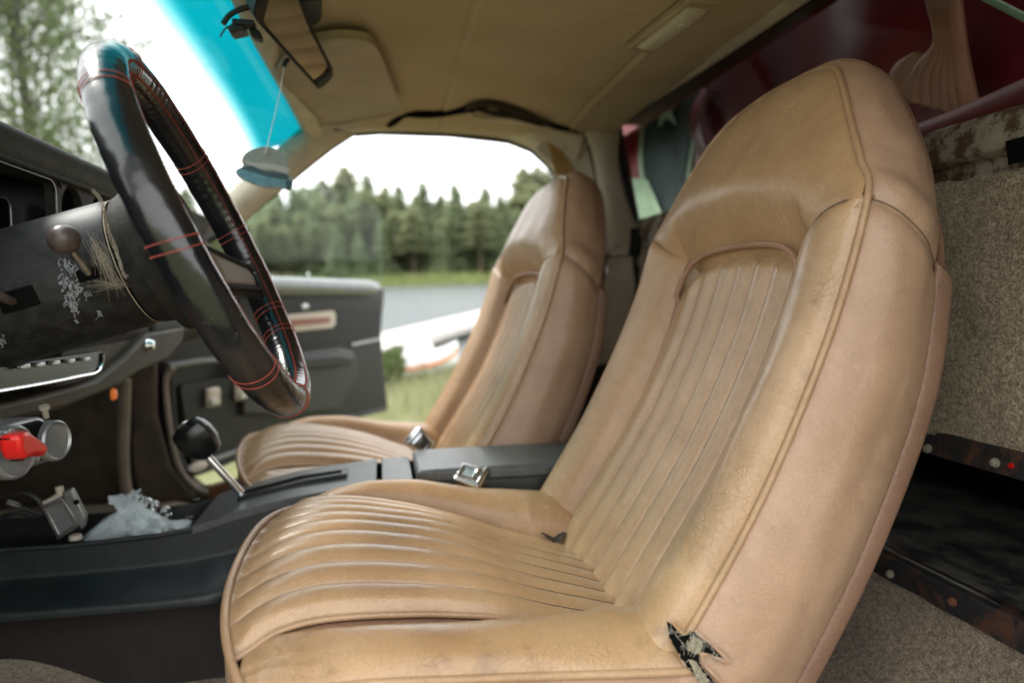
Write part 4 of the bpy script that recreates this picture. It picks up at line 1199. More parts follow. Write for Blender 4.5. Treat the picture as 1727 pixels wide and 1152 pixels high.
# windscreen: curved sheet from the header to the cowl
def wsf(u, v):     # u: header -> cowl, v across
    y = lerp(.34, 1.775, v); c = ((y-1.1)/.68)
    top = V((-.204+.024*((y-1.1)/.6)**2, y, zroof(-.21, y)+.018-.012*c*c)); bot = V((-.80+.12*c*c, y, 1.075))
    return top.lerp(bot, u)+V((-.02*math.sin(math.pi*u), 0, .018*math.sin(math.pi*u)))
ws = MB().grid(wsf, 24, 40).build('windscreen', M['windscreen'], car, L=(-.62, 1.1, 1.0), solid=.004)
ws.location = V((-.62, 1.1, 1.0))-V(car['L'])
MB().grid(lambda u, v: V((lerp(-.70, -1.0, u), lerp(.34, 1.78, v), 1.086-.03*u)), 4, 10).build('cowl', M['blk'], car, solid=.01)

# ================================================================== SUN VISOR, DOME LAMP, MIRROR
def zp(u, v, Z): return at(u, v, Z=Z)
vis = root('sun_visor', 'beige passenger sun visor folded up against the roof lining', 'sun visor', zp(560, 140, 1.372))
vl = [zp(468, 122, 1.362), zp(500, 80, 1.362), zp(560, 64, 1.362), zp(612, 66, 1.366), zp(632, 78, 1.366), zp(648, 110, 1.362), zp(673, 178, 1.348), zp(664, 190, 1.348), zp(600, 202, 1.348), zp(556, 208, 1.350), zp(540, 200, 1.352), zp(498, 160, 1.358)]
vl = smooth_line(vl, 64, closed=True)
MB().prism(vl, (0, 0, .013)).build('pad', M['visor'], vis, bevel=.004, seg=3)
MB().tube([p+V((0, 0, -.0005)) for p in vl], .0032, 8, closed=True).build('edge_piping', M['visor'], vis)
MB().tube([zp(540, 212, 1.350), zp(568, 212, 1.350), zp(600, 206, 1.350)], .006, 8).build('hinge', M['trim'], vis)
MB().lathe(zp(567, 216, 1.352), (0, 0, -1), [(0, .008), (.004, .007), (.006, .001)], 16).build('screw', M['metal_dark'], vis)

dl = root('dome_lamp', 'long beige interior lamp mounted on the roof lining near the rear window', 'lamp', zp(1132, 40, 1.385))
c1, c2 = zp(1085, 78, 1.378), zp(1182, 4, 1.378)
ax1 = (c2-c1).normalized(); ax1.z = 0; ax1.normalize(); ax2 = V((0, 0, 1)).cross(ax1); mid = (c1+c2)/2
MB().box(mid+V((0, 0, .002)), ((c2-c1).length+.03, .052, .014), (ax1, ax2, (0, 0, 1))).build('base', M['visor'], dl, bevel=.004, seg=3)
def lensf(u, v):
    q = math.pi*v; e = min(1, 7*min(u, 1-u))**.5
    return mid+ax1*((u-.5)*((c2-c1).length*.92))+ax2*math.cos(q)*.017+V((0, 0, -.005-.011*math.sin(q)**.6*e))
MB().grid(lensf, 24, 12).build('lens', M['lens_w'], dl)
MB().box(mid+ax1*.045+V((0, 0, -.012)), (.012, .018, .010), (ax1, ax2, (0, 0, 1))).build('switch', M['trim'], dl, bevel=.002)

mir = root('rear_view_mirror', 'black framed rear view mirror hanging below the windscreen header', 'mirror', at(500, 60, Y=1.08))
a_ = [at(428, -30, Y=.97), at(500, -40, Y=.98), at(558, 118, Y=1.185), at(550, 158, Y=1.19), at(438, 40, Y=1.02)]
cen = sum(a_, V())/5
mn = ((a_[2]-a_[0]).cross(a_[1]-a_[4])).normalized()
if mn.dot(C0-cen) < 0: mn = -mn
fl_ = [p-mn*(p-cen).dot(mn) for p in [at(434, -60, Y=.96), at(486, -60, Y=.96), at(522, 40, Y=1.08), at(552, 100, Y=1.175), at(558, 118, Y=1.19), at(556, 140, Y=1.195), at(550, 158, Y=1.195), at(543, 160, Y=1.195), at(500, 112, Y=1.12), at(438, 42, Y=1.02), at(430, 26, Y=1.0)]]
cm = sum(fl_, V())/len(fl_)
inn_ = [cm+(p-cm)*.80 for p in fl_]
MB().prism(fl_, mn*-.02, [inn_]).build('housing', M['blk'], mir, bevel=.003)
MB().prism([p-mn*.012 for p in fl_], mn*-.012).build('back', M['blk'], mir, bevel=.004)
MB().prism([p-mn*.004 for p in inn_], mn*-.003).build('glass', M['mirror'], mir)
bk = [zp(u, v, 1.375) for u, v in [(486, 8), (536, 0), (543, 14), (538, 36), (512, 46), (488, 36)]]
MB().prism(smooth_line(bk, 40, closed=True), (0, 0, .012)).build('mount_plate', M['metal_dark'], mir, bevel=.003)
MB().lathe(zp(510, 24, 1.374), (0, 0, -1), [(0, .006), (.003, .005), (.004, .001)], 16).build('screw', M['bolt'], mir)
MB().tube([zp(500, 26, 1.378), at(486, 30, Y=1.12), cm-mn*.03+V((0, 0, .01)), cm-mn*.018], .008, 10).build('arm', M['metal_dark'], mir)

# small black camera clipped to the windscreen beside the mirror
dc = root('windscreen_clip', 'small black clip mount with a wire fixed to the tinted windscreen top', 'mount', at(408, 36, Y=1.03))
MB().prism([at(u, v, Y=1.03) for u, v in [(381, 44), (405, 28), (415, 48), (388, 54)]], (0, .03, 0)).build('body', M['blk'], dc, bevel=.003)
MB().prism([at(u, v, Y=1.04) for u, v in [(418, 48), (434, 46), (442, 58), (440, 66), (424, 60)]], (0, .02, 0)).build('joint', M['blk'], dc, bevel=.003)
MB().tube(smooth_line([at(u, v, Y=1.03) for u, v in [(376, 40), (386, 26), (402, 16), (424, 10)]], 16), .004, 8).build('arm', M['blk'], dc)
MB().tube(smooth_line([at(u, v, Y=1.03) for u, v in [(384, 44), (378, 50), (374, 56), (371, 62)]], 16), .0012, 6).build('wire', M['cable'], dc)
MB().box(at(412, 40, Y=1.035), (.03, .02, .008)).build('bracket', M['blk'], dc, bevel=.002)

# ================================================================== AIR FRESHENER
YB = 1.13
af = root('air_freshener', 'flat burger shaped air freshener hanging on a white string from the mirror', 'air freshener', at(450, 285, Y=YB))
dn = V((0, -1, 0))
def card(pts, mat, name, off, th=.002):
    return MB().prism(smooth_line([at(u, v, Y=YB)+dn*off for u, v in pts], 60, closed=True), dn*th).build(name, mat, af)
card([(408, 270), (418, 256), (446, 248), (474, 255), (486, 272), (484, 288), (494, 302), (490, 320), (474, 318), (450, 318), (425, 310), (404, 300), (398, 288), (410, 280)], M['burger'], 'card', 0, .003)
card([(401, 287), (420, 286), (450, 298), (482, 302), (492, 306), (488, 319), (470, 314), (440, 312), (415, 304)], M['burger_b'], 'lower_bun_print', .003, .0008)
card([(408, 284), (425, 280), (445, 288), (465, 290), (486, 296), (482, 303), (450, 298), (425, 290)], M['burger_d'], 'filling_print', .0034, .0008)
card([(412, 270), (430, 274), (455, 276), (486, 284), (484, 292), (460, 286), (440, 285), (420, 278)], M['burger_l'], 'cheese_print', .0030, .0008)
card([(484, 304), (492, 308), (489, 321), (483, 316)], M['burger_d'], 'ribbon_end', .0042, .0008)
MB().lathe(at(449, 257, Y=YB)+dn*.0035, dn, [(0, .0035), (.0012, .0035), (.0014, .002), (.0004, .0004)], 16).build('eyelet', M['burger_l'], af)
MB().tube([at(449, 256, Y=YB)+dn*.004, at(462, 200, Y=1.135), at(473, 150, Y=1.145), at(480, 106, Y=1.15)], .0007, 6).build('string', M['string'], af)
MB().tube([at(478, 112, Y=1.15), at(481, 104, Y=1.15), at(486, 100, Y=1.155)], .004, 8).build('knot', M['cable'], af)

# ================================================================== BEHIND THE REAR WINDOW: draped flag, pleated seat reflection, red bolster
XFL = .82
flag = root('draped_flag', 'dark red satin flag with dark green band and pale star behind rear window', 'flag', (XFL, 1.3, 1.10))
def fold(y, z): return .009*math.sin(y*11+z*4)+.004*math.sin(y*27-z*9+1)+.006*noise.noise(V((y*7, z*5, 2)))
def ff(x0):
    def f(u, v):
        y = lerp(.30, 2.45, u); z = lerp(1.02, 1.80, v); return V((x0+fold(y, z), y, z))
    return f
MB().grid(ff(XFL+.03), 200, 80).build('red_field', M['red_cloth'], flag, solid=.002)
def onflag(u, v, lift):
    p = at(u, v, X=XFL+.03)
    for _ in range(4): p = at(u, v, X=XFL+.03+fold(p.y, p.z)-lift)
    return p
def fband(A, B, name, mat, lift, nu=10, nv=50):
    return MB().grid(lambda u, v: onflag(*[lerp(a, b, u) for a, b in zip(spl(A, v), spl(B, v))], lift), nu, nv).build(name, mat, flag, solid=.001)
LA = [(1102, 110), (1096, 160), (1086, 220), (1084, 280), (1094, 330), (1112, 380), (1120, 420)]
LB = [(1196, 60), (1186, 130), (1176, 190), (1166, 240), (1158, 300), (1158, 360), (1160, 420)]
fband(LA, LB, 'dark_band', M['flag_dark'], .004)
fband(LB, [(a+7, b) for a, b in LB], 'pale_edge', M['flag_pale'], .006, 3)
fband([(a-6, b) for a, b in LA], LA, 'pale_edge', M['flag_pale'], .006, 3)
fband([(1064, 300), (1070, 340), (1080, 400)], [(1092, 302), (1110, 345), (1125, 385)], 'pale_corner', M['flag_pale'], .012, 8, 12)
st = []
for k in range(10):
    a = R(-90+36*k-8); r = 30 if k % 2 == 0 else 12
    st.append(onflag(1122+r*math.cos(a)*.85, 185+r*math.sin(a)*1.15, .009))
cs = sum(st, V())/10
smb = MB(); smb.v = [cs]+st+[p+V((.002, 0, 0)) for p in st]; smb.f = [(0, i+1, (i+1) % 10+1) for i in range(10)]+[(i+1, (i+1) % 10+1, (i+1) % 10+11, i+11) for i in range(10)]
smb.build('star', M['flag_pale'], flag, smooth=False)
# fallen fold in front, pale sheen edges
def ball_fold(u, v):
    q = spl([(1200, 150), (1180, 200), (1196, 260), (1230, 300)], v)
    return onflag(q[0]+(u-.5)*36, q[1], .012+.022*math.sin(math.pi*u))
MB().grid(ball_fold, 12, 30).build('rolled_fold', M['red_cloth'], flag)

M['dim_tan'] = plain('dim_tan_reflection', (.30, .13, .075), .5, var=.2)  # reflected tan, dimmed and reddened in the colour
ps = root('pleated_reflection', 'pleated panel standing in for a tan seat reflected in the rear window', 'reflection', at(1600, 180, X=.82))  # solid stand-in for the seat's reflection in the rear glass
def psf(x0, pts_l, pts_r, n, amp):
    def f(u, v):
        a, b = spl(pts_l, v), spl(pts_r, v)
        q = at(lerp(a[0], b[0], u), lerp(a[1], b[1], u), X=x0)
        k = (u*n) % 1
        return q+V((-amp*(max(0, 1-(2*k-1)**2))**.5, 0, 0))
    return f
MB().grid(psf(.80, [(1548, 172), (1552, 120), (1590, 70), (1575, -10), (1560, -60)], [(1655, 205), (1640, 150), (1625, 80), (1618, 20), (1610, -60)], 6, .006), 72, 20).build('pleated_panel', M['dim_tan'], ps, solid=.01)
MB().grid(psf(.805, [(1496, 155), (1500, 130), (1515, 105), (1545, 90)], [(1550, 172), (1553, 140), (1556, 110), (1560, 88)], 1, .012), 16, 16).build('side_bolster', M['dim_tan'], ps, solid=.01)
rb = root('red_cushion', 'low dark red cushion lying along the sill behind the rear window', 'cushion', at(1600, 215, X=.77))
def rbf(u, v):
    y = lerp(.40, 1.32, u); q = 2*math.pi*v
    e = min(1, 10*min(u, 1-u))**.5
    p = at(1600, 215, X=.77)
    return V((.775+.030*math.cos(q)*e, y, 1.185-.015+(.045+.012*math.sin(u*9))*math.sin(q)*e))
MB().grid(rbf, 70, 24, cv=True).build('cover', M['red_cloth2'], rb)
blocker = root('daylight_blocker', 'added dark red cover keeping daylight out behind the rear window', 'cover', (1.3, 1.2, .9))  # box added to keep daylight out, so the red cloth stays dark
MB().box((.95+.05, 1.3, 1.42), (.02, 2.4, .95)).build('back_panel', M['red_cloth2'], blocker)
MB().box((.95, 1.3, 1.86), (.12, 2.4, .02)).build('top_panel', M['red_cloth2'], blocker)  # stops short so some daylight falls down the front of the flag
MB().box((.84, .10, 1.42), (.36, .02, .95)).build('side_panel', M['red_cloth2'], blocker)
MB().box((.735, 1.3, 1.65), (.015, 2.4, .43)).build('front_panel', M['red_cloth2'], blocker)
MB().box((.84, 2.5, 1.42), (.36, .02, .95)).build('side_panel', M['red_cloth2'], blocker)
MB().box((.86, 1.3, 1.0), (.30, 2.4, .02)).build('floor_panel', M['red_cloth2'], blocker)
MB().tube([at(1660, -6, X=.76), at(1727, 28, X=.76), at(1790, 60, X=.76)], .005, 8).build('green_cord', M['flag_pale'], blocker)

# ================================================================== PASSENGER DOOR (open)
H0 = V((-.45, 1.88, 0)); dv = V((.463, .886, 0)).normalized(); dn_ = V((.886, -.463, 0))
def od(u, v, off=0): return onplane(u, v, H0+dn_*off, dn_)
door = root('passenger_door', 'open black and grey passenger door swung outwards towards the lake', 'car door', H0+V((.2, .4, .5)))
body = [(255, 500), (440, 474), (640, 474), (650, 492), (644, 560), (648, 620), (656, 692), (560, 716), (450, 752), (345, 800), (318, 806), (302, 780), (290, 720), (282, 640), (262, 590)]
MB().prism([od(u, v) for u, v in body], dn_*-.11).build('body', M['door_grey'], door, bevel=.01)
def roll(u, v):
    q = od(lerp(380, 640, v), lerp(482, 486, v), 0); a = math.pi*2*u
    e = min(1, 12*(1-v))**.5
    return q+dn_*(.028*math.cos(a)*e+.006)+V((0, 0, .030*math.sin(a)*e))
MB().grid(roll, 24, 50, cu=True).build('top_roll', M['door_top'], door)
MB().prism([od(u, v, .0) for u, v in [(400, 502), (643, 502), (638, 566), (560, 580), (480, 590), (390, 600)]], dn_*.006).build('upper_card', M['door_black'], door, bevel=.002)
cl_ = MB().prism([od(u, v, .008) for u, v in [(470, 532), (558, 524), (561, 530), (561, 548), (556, 553), (470, 562)]], dn_*.012).build('strip_frame', M['cream'], door, bevel=.003)
MB().prism([od(u, v, .021) for u, v in [(470, 540), (556, 535), (556, 544), (470, 552)]], dn_*.002).build('wood_strip', M['wood'], door)
MB().lathe(od(513, 517, .008), dn_, [(0, .022), (.004, .020), (.006, .001)], 24, sx=1, sy=.45, ref=dv).build('lock_cup', M['steel'], door)
for k in range(9):
    MB().box(od(572+k*8, 540, .006), (.010, .004, .085), (dv, dn_, (0, 0, 1))).build('vent_rib', M['blk'], door, bevel=.001)
MB().prism([od(u, v, .0) for u, v in [(395, 606), (560, 588), (584, 592), (592, 606), (588, 640), (560, 690), (480, 700), (430, 700), (395, 700)]], dn_*.030).build('map_pocket', M['blk'], door, bevel=.008, seg=3)
MB().prism([od(u, v, .030) for u, v in [(400, 612), (560, 596), (582, 600), (586, 608), (580, 616), (400, 634)]], dn_*.030).build('armrest', M['door_grey'], door, bevel=.008, seg=3)
MB().tube([od(u, v, .006) for u, v in [(592, 582), (620, 576), (642, 572)]], .006, 8).build('moulding', M['alu'], door)
MB().tube([od(u, v, .006) for u, v in [(284, 618), (330, 610), (400, 604)]], .008, 8).build('moulding', M['door_top'], door)
pan = rloop(od(296, 650, .0), od(470, 618, .0), od(480, 748, .0), od(318, 792, .0), .08, 5)
MB().prism(pan, dn_*.014).build('lower_card', M['door_grey'], door, bevel=.006, seg=3)
MB().tube([od(u, v, .014) for u, v in [(314, 792), (370, 772), (450, 742), (480, 732)]], .007, 8).build('lower_moulding', M['door_top'], door)
MB().tube(smooth_line([od(u, v, .008) for u, v in [(288, 640), (292, 720), (302, 772), (322, 796), (352, 790), (450, 752), (560, 712), (650, 690)]], 40), .009, 8).build('door_edge_seal', M['seal'], door)
for (u, v) in ((359, 670), (407, 660)):
    o = MB().box(od(u, v, .022), (.046, .016, .050), (dv, dn_, (0, 0, 1))).build('chrome_cup', M['cream'], door, bevel=.007, seg=3)
    MB().box(od(u+2, v+8, .032), (.026, .008, .018), (dv, dn_, (0, 0, 1))).build('cup_button', M['steel'], o, bevel=.003)
MB().lathe(od(333, 787, .014), dn_, [(0, .034), (.006, .032), (.010, .002)], 28, sx=1, sy=.38, ref=dv).build('courtesy_lamp', M['cream'], door)
# glass raised in the door
gp = smooth_line([od(u, v, -.03) for u, v in [(380, 420), (440, 355), (505, 316), (528, 308), (548, 312), (600, 332), (638, 350)]], 40)+[od(642, 356, -.03), od(642, 482, -.03), od(380, 486, -.03)]
MB().prism(gp, dn_*-.004).build('window_glass', M['glass'], door)
MB().tube(gp[1:43], .0014, 5).build('glass_edge', M['flag_pale'], door)
MB().lathe(od(520, 474, 0), (0, 0, 1), [(0, .004), (.02, .004), (.024, .006), (.028, .001)], 14).build('lock_button', M['chrome'], door)

# ================================================================== THINGS IN THE CONSOLE TRAY
YP = 1.09
ph = root('satnav', 'small grey navigation unit leaning in the console tray with a cable', 'satnav', at(110, 900, Y=YP))
fx = (at(130, 830, Y=YP)-at(75, 850, Y=YP)).normalized(); fz = (at(75, 850, Y=YP)-at(97, 910, Y=YP)).normalized()
fnn = fx.cross(fz).normalized(); 
if fnn.y > 0: fnn = -fnn
fnn = (fnn+V((.25, 0, .12))).normalized()
def ppn(u, v, o=0): return at(u, v, Y=YP)+fnn*o
MB().prism([ppn(u, v) for u, v in [(70, 855), (103, 838), (134, 884), (134, 892), (98, 912), (94, 908)]], -fnn*.022).build('body', M['blk_gloss'], ph, bevel=.003)
MB().prism([ppn(u, v, .001) for u, v in [(70, 854), (104, 838), (136, 886), (98, 911)]], fnn*.003, [[ppn(u, v, .001) for u, v in [(79, 858), (102, 847), (126, 885), (101, 901)]]]).build('bezel', M['steel'], ph, bevel=.0008)
MB().prism([ppn(u, v, .0005) for u, v in [(79, 858), (102, 847), (126, 885), (101, 901)]], fnn*.001).build('screen', M['screen'], ph)
MB().prism([ppn(u, v, .004) for u, v in [(105, 830), (122, 823), (146, 870), (144, 888), (138, 894), (108, 846)]], -fnn*.020).build('side_grip', M['alu'], ph, bevel=.003)
MB().lathe(ppn(130, 846, .006), fnn, [(0, .004), (.002, .004), (.003, .001)], 16).build('port', M['void'], ph)
MB().tube([ppn(74, 852, -.008), ppn(92, 842, -.008), ppn(101, 834, -.006), ppn(98, 822, -.006)], .0055, 10).build('clamp', M['cream'], ph)
MB().lathe(ppn(128, 902, .004), (0, 0, -1), [(0, .008), (.006, .009), (.008, .002)], 14).build('foot', M['cream'], ph)
cb = root('charging_cable', 'black cables with a metal plug curling behind the navigation unit', 'cable', at(30, 860, Y=1.12))
MB().tube(smooth_line([at(u, v, Y=1.12) for u, v in [(-20, 850), (10, 836), (40, 832), (62, 842), (72, 858)]], 30), .0035, 8).build('loop', M['cable'], cb)
MB().tube(smooth_line([at(u, v, Y=1.13) for u, v in [(-20, 880), (10, 870), (36, 866), (60, 872)]], 30), .0035, 8).build('loop', M['cable'], cb)
MB().tube([at(12, 848, Y=1.10), at(34, 855, Y=1.10)], .0042, 10).build('plug', M['steel'], cb)
MB().tube(smooth_line([at(34, 855, Y=1.10), at(56, 864, Y=1.10), at(74, 868, Y=1.10)], 10), .003, 8).build('plug_lead', M['cable'], cb)
bg_ = root('plastic_bag', 'crumpled clear plastic bag with blue contents in the console tray', 'plastic bag', at(230, 890, Y=1.10))
def bagf(u, v):
    a = 2*math.pi*u; c = at(230, 888, Y=1.115)
    prof = spl([(.062,), (.060,), (.046,), (.030,), (.014,), (.010,), (.022,)], v)[0]
    r = prof*(1+.22*math.sin(5*a+v*3)+.14*math.sin(11*a-v*5)*(1-v))
    return c+V((math.cos(a)*r*.95-.014*v, math.sin(a)*r*.6, -.014+v*.062))+V((noise.noise(V((math.cos(a)*4, math.sin(a)*4, v*8)))*.010,)*3)
MB().grid(bagf, 90, 36, cu=True).build('film', M['bag'], bg_, solid=.0006, sharp=20)
M['blue'] = plain('pale_blue_tissue', (.74, .82, .84), .6, var=.3, scale=60)
def tis(u, v):
    a = 2*math.pi*u; r = .020*math.sin(math.pi*min(1, v*.9+.08))*(1+.2*math.sin(4*a)); c = at(222, 892, Y=1.115)
    return c+V((math.cos(a)*r*1.2, math.sin(a)*r*.6, -.006+v*.036+.004*math.sin(7*a)))
MB().grid(tis, 48, 14, cu=True).build('contents', M['blue'], bg_)
kb = root('foil_sweets', 'bunch of shiny foil wrapped sweets behind the plastic bag', 'sweets', at(265, 865, Y=1.17))
for i in range(9):
    c = at(236+i*6.2+rnd.uniform(-3, 3), 850+i*3+rnd.uniform(-3, 5), Y=1.165+rnd.uniform(-.01, .02))
    MB().lathe(c, (rnd.uniform(-1, 1), rnd.uniform(-.5, .5), rnd.uniform(.2, 1)), [(0, .002), (.003, .008), (.009, .010), (.014, .006), (.016, .001)], 10, sy=.6).build('foil_wrapper', M['steel'], kb, smooth=True)
yl = root('yellow_scraper', 'yellow plastic scraper lying on the floor beside the passenger seat', 'scraper', at(428, 808, Y=1.35))
MB().prism([at(u, v, Y=1.34) for u, v in [(404, 818), (412, 812), (440, 800), (449, 803), (448, 810), (420, 824), (404, 828)]], (0, .03, 0)).build('blade', M['yellow'], yl, bevel=.003)
M['amber'] = plain('orange_brown_mat', (.17, .065, .02), .6, var=.3)
MB().prism([at(350, 824, Y=1.42), at(450, 796, Y=1.42), at(455, 840, Y=1.42), at(360, 850, Y=1.42)], (0, .02, 0)).build('threshold_strip', M['amber'], car)

# ================================================================== OUTSIDE
def gz(x, y):
    # meadow round the car, dropping to the lake on the passenger side, rising again on the far shore
    s1 = sst(6.0, 16.5, y+.12*x+.6*math.sin(x*.35)); z = lerp(0, -1.9, s1)
    far = sst(96, 101, y+1.5*math.sin(x*.07)); z = lerp(z, .35, far)
    z += 5*sst(104, 190, y)+ .05*noise.noise(V((x*.4, y*.4, 0)))*(1-s1)
    return z
gm = MB()
xs = [-400, -250, -160, -110, -80, -60]+[-45+1.5*i for i in range(50)]+[32, 40, 55, 75, 110, 180, 400]
ys = [-400, -120, -40, -15, -6, -2, 0, 1, 2, 3, 4, 5, 6]+[6.5+.5*i for i in range(20)]+[18, 22, 40, 70, 90]+[94+1*i for i in range(12)]+[115, 140, 170, 200, 300, 420]
gm.grid(lambda u, v: (lambda x, y: V((x, y, gz(x, y))))(xs[round(u*(len(xs)-1))], ys[round(v*(len(ys)-1))]), len(xs)-1, len(ys)-1)
s = NT('meadow_ground'); n1 = s.noise(.9, 6, .7); n2 = s.noise(9, 5, .7)
c = s.mixc(s.ramp(n1, [(.35, (0, 0, 0)), (.65, (1, 1, 1))]), (.13, .15, .06), (.24, .235, .13))
c = s.mixc(s.math('MULTIPLY', s.ramp(n2, [(.4, (0, 0, 0)), (.7, (1, 1, 1))]), .4), c, (.22, .20, .12))
setp(s, c, .9, spec=.1); s.l(s.bump(n2, .8, .1), s.b.inputs['Normal'])
g = gm.build('ground', s.m, world=True); tag(g, kind='structure')
s = NT('lake_water'); n1 = s.noise(1.1, 6, .65, sx=(1, 3.5, 1)); n2 = s.noise(.08, 3, .6)
setp(s, s.mixc(n2, (.07, .085, .095), (.13, .15, .16)), .16, spec=.5)
s.l(s.bump(n1, .7, .16), s.b.inputs['Normal'])
wm = MB().grid(lambda u, v: V((lerp(-300, 300, u), lerp(7.5, 101, v), -.62)), 20, 20).build('lake', s.m, world=True); tag(wm, kind='structure')

# grass tufts by the shore
def gplace(u, v, dist): p = watd(u, v, dist); return V((p.x, p.y, gz(p.x, p.y)))
gb = MB(); rr = random.Random(5)
for i in range(9000):
    x, y = rr.uniform(-7, 4.5), rr.uniform(2.6, 10.5)
    z = gz(x, y); h = rr.uniform(.06, .22)*(1+.8*(y > 8)); a = rr.uniform(0, 6.28); wd = rr.uniform(.003, .007)
    lx, ly = rr.uniform(-.5, .5)*h, rr.uniform(-.5, .5)*h; b = len(gb.v)
    dx, dy = math.cos(a)*wd, math.sin(a)*wd
    gb.v += [V((x-dx, y-dy, z)), V((x+dx, y+dy, z)), V((x+lx*.5+dx*.7, y+ly*.5+dy*.7, z+h*.6)), V((x+lx*.5-dx*.7, y+ly*.5-dy*.7, z+h*.6)), V((x+lx, y+ly, z+h))]
    gb.f += [(b, b+1, b+2, b+3), (b+3, b+2, b+4)]
M['grass'] = plain('grass_blades', (.22, .235, .10), .7, var=.5, scale=1.5, bump=0)
g = gb.build('grass', M['grass'], world=True); tag(g, 'green and straw coloured grass beside the car', 'grass', kind='stuff')

# leaf cloud helper
def leaves(mb, c, rad, n, size, rr, flat=1.0, droop=0):
    for i in range(n):
        d = V((rr.gauss(0, 1), rr.gauss(0, 1), rr.gauss(0, 1)*flat)); d = d.normalized()*(rr.random()**.45)*rad
        p = c+d+V((0, 0, -droop*rr.random())); s_ = size*rr.uniform(.6, 1.4)
        a = V((rr.gauss(0, 1), rr.gauss(0, 1), rr.gauss(0, 1))).normalized(); b_ = a.orthogonal().normalized(); k = len(mb.v)
        mb.v += [p-a*s_, p+b_*s_*.5, p+a*s_, p-b_*s_*.5]; mb.f.append((k, k+1, k+2, k+3))
def foliage(name, c1, c2, sc=.8):
    s = NT(name); n = s.noise(sc, 4, .6)
    oi = s.n('ShaderNodeNewGeometry')
    ri = s.math('ADD', s.math('MULTIPLY', n, .7), s.math('MULTIPLY', oi.outputs['Random Per Island'], .35))
    setp(s, s.mixc(s.ramp(ri, [(.3, (0, 0, 0)), (.75, (1, 1, 1))]), c1, c2), .6, spec=.25)
    tl = s.n('ShaderNodeBsdfTranslucent'); s.l(s.mixc(ri, c2, tuple(min(1, x*1.5) for x in c2)), tl.inputs[0])
    mx = s.n('ShaderNodeMixShader'); mx.inputs[0].default_value = .4; s.l(s.b.outputs[0], mx.inputs[1]); s.l(tl.outputs[0], mx.inputs[2]); s.l(mx.outputs[0], s.o.inputs[0])
    return s.m
M['birch'] = foliage('birch_leaves', (.040, .068, .018), (.13, .17, .055))
M['fir'] = foliage('fir_needles', (.10, .135, .07), (.23, .27, .145), .35)  # needle colours here and below lightened to stand in for haze
M['fir2'] = foliage('pine_needles', (.13, .155, .08), (.27, .295, .16), .35)
M['bush'] = foliage('shore_bush_leaves', (.05, .08, .025), (.15, .19, .07), 2)
M['bark'] = plain('dark_bark', (.045, .038, .030), .9, var=.4, scale=6, bump=.5, bscale=12)
M['pinebark'] = plain('brown_pine_bark', (.12, .085, .055), .9, var=.4, scale=3, bump=.5, bscale=12)

# birch seen through the windscreen
def birch(base, H, label, seed, clumps, dens):
    r0 = random.Random(seed)
    t = root('birch_tree', label, 'tree', base, group='birches ahead of the car', car=False)
    axis = [base+V((.10*math.sin(i*.7+seed)*i/9, .10*math.cos(i*.9)*i/9, H*i/9)) for i in range(10)]
    MB().tube(smooth_line(axis, 30), lambda k: lerp(.085, .015, k), 9).build('trunk', M['bark'], t)
    lb_, lf = MB(), MB()
    for i in range(clumps):
        k = r0.uniform(.18, 1); st_ = axis[min(8, int(k*9))].lerp(axis[min(9, int(k*9)+1)], k*9 % 1)
        a = r0.uniform(0, 6.28); ln = H*.20*(1.15-k)*r0.uniform(.6, 1.2)+.3
        end = st_+V((math.cos(a)*ln, math.sin(a)*ln, ln*r0.uniform(.1, .5)))
        midp = st_.lerp(end, .55)+V((0, 0, .12*ln)); tip = end+V((math.cos(a)*.15, math.sin(a)*.15, -ln*.35))
        lb_.tube(smooth_line([st_, midp, end, tip], 9), lambda q: lerp(.016, .003, q), 5)
        for q in (.45, .7, .9, 1.05):
            c = st_.lerp(end, q)+V((r0.gauss(0, .12), r0.gauss(0, .12), -.1))
            leaves(lf, c, ln*.26+.10, dens, .030, r0, 1.4, droop=ln*.45)
    o = lb_.build('limbs', M['bark'], t)
    lf.build('crown', M['birch'], t, smooth=False)
    return t
for k, (u, v, dist, H, lab, cl, dn2) in enumerate([(85, 560, 9.5, 7.4, 'tall leafy birch nearest the windscreen, its dark trunk showing', 76, 90),
        (-80, 560, 10.5, 8.0, 'birch at the far left of the windscreen view with a dense crown', 70, 80),
        (60, 560, 17, 9.5, 'more distant birch filling the gap behind the steering wheel', 60, 60)]):
    p = watd(u, v, dist); p.z = 0; birch(p, H, lab, 20+k, cl, dn2)

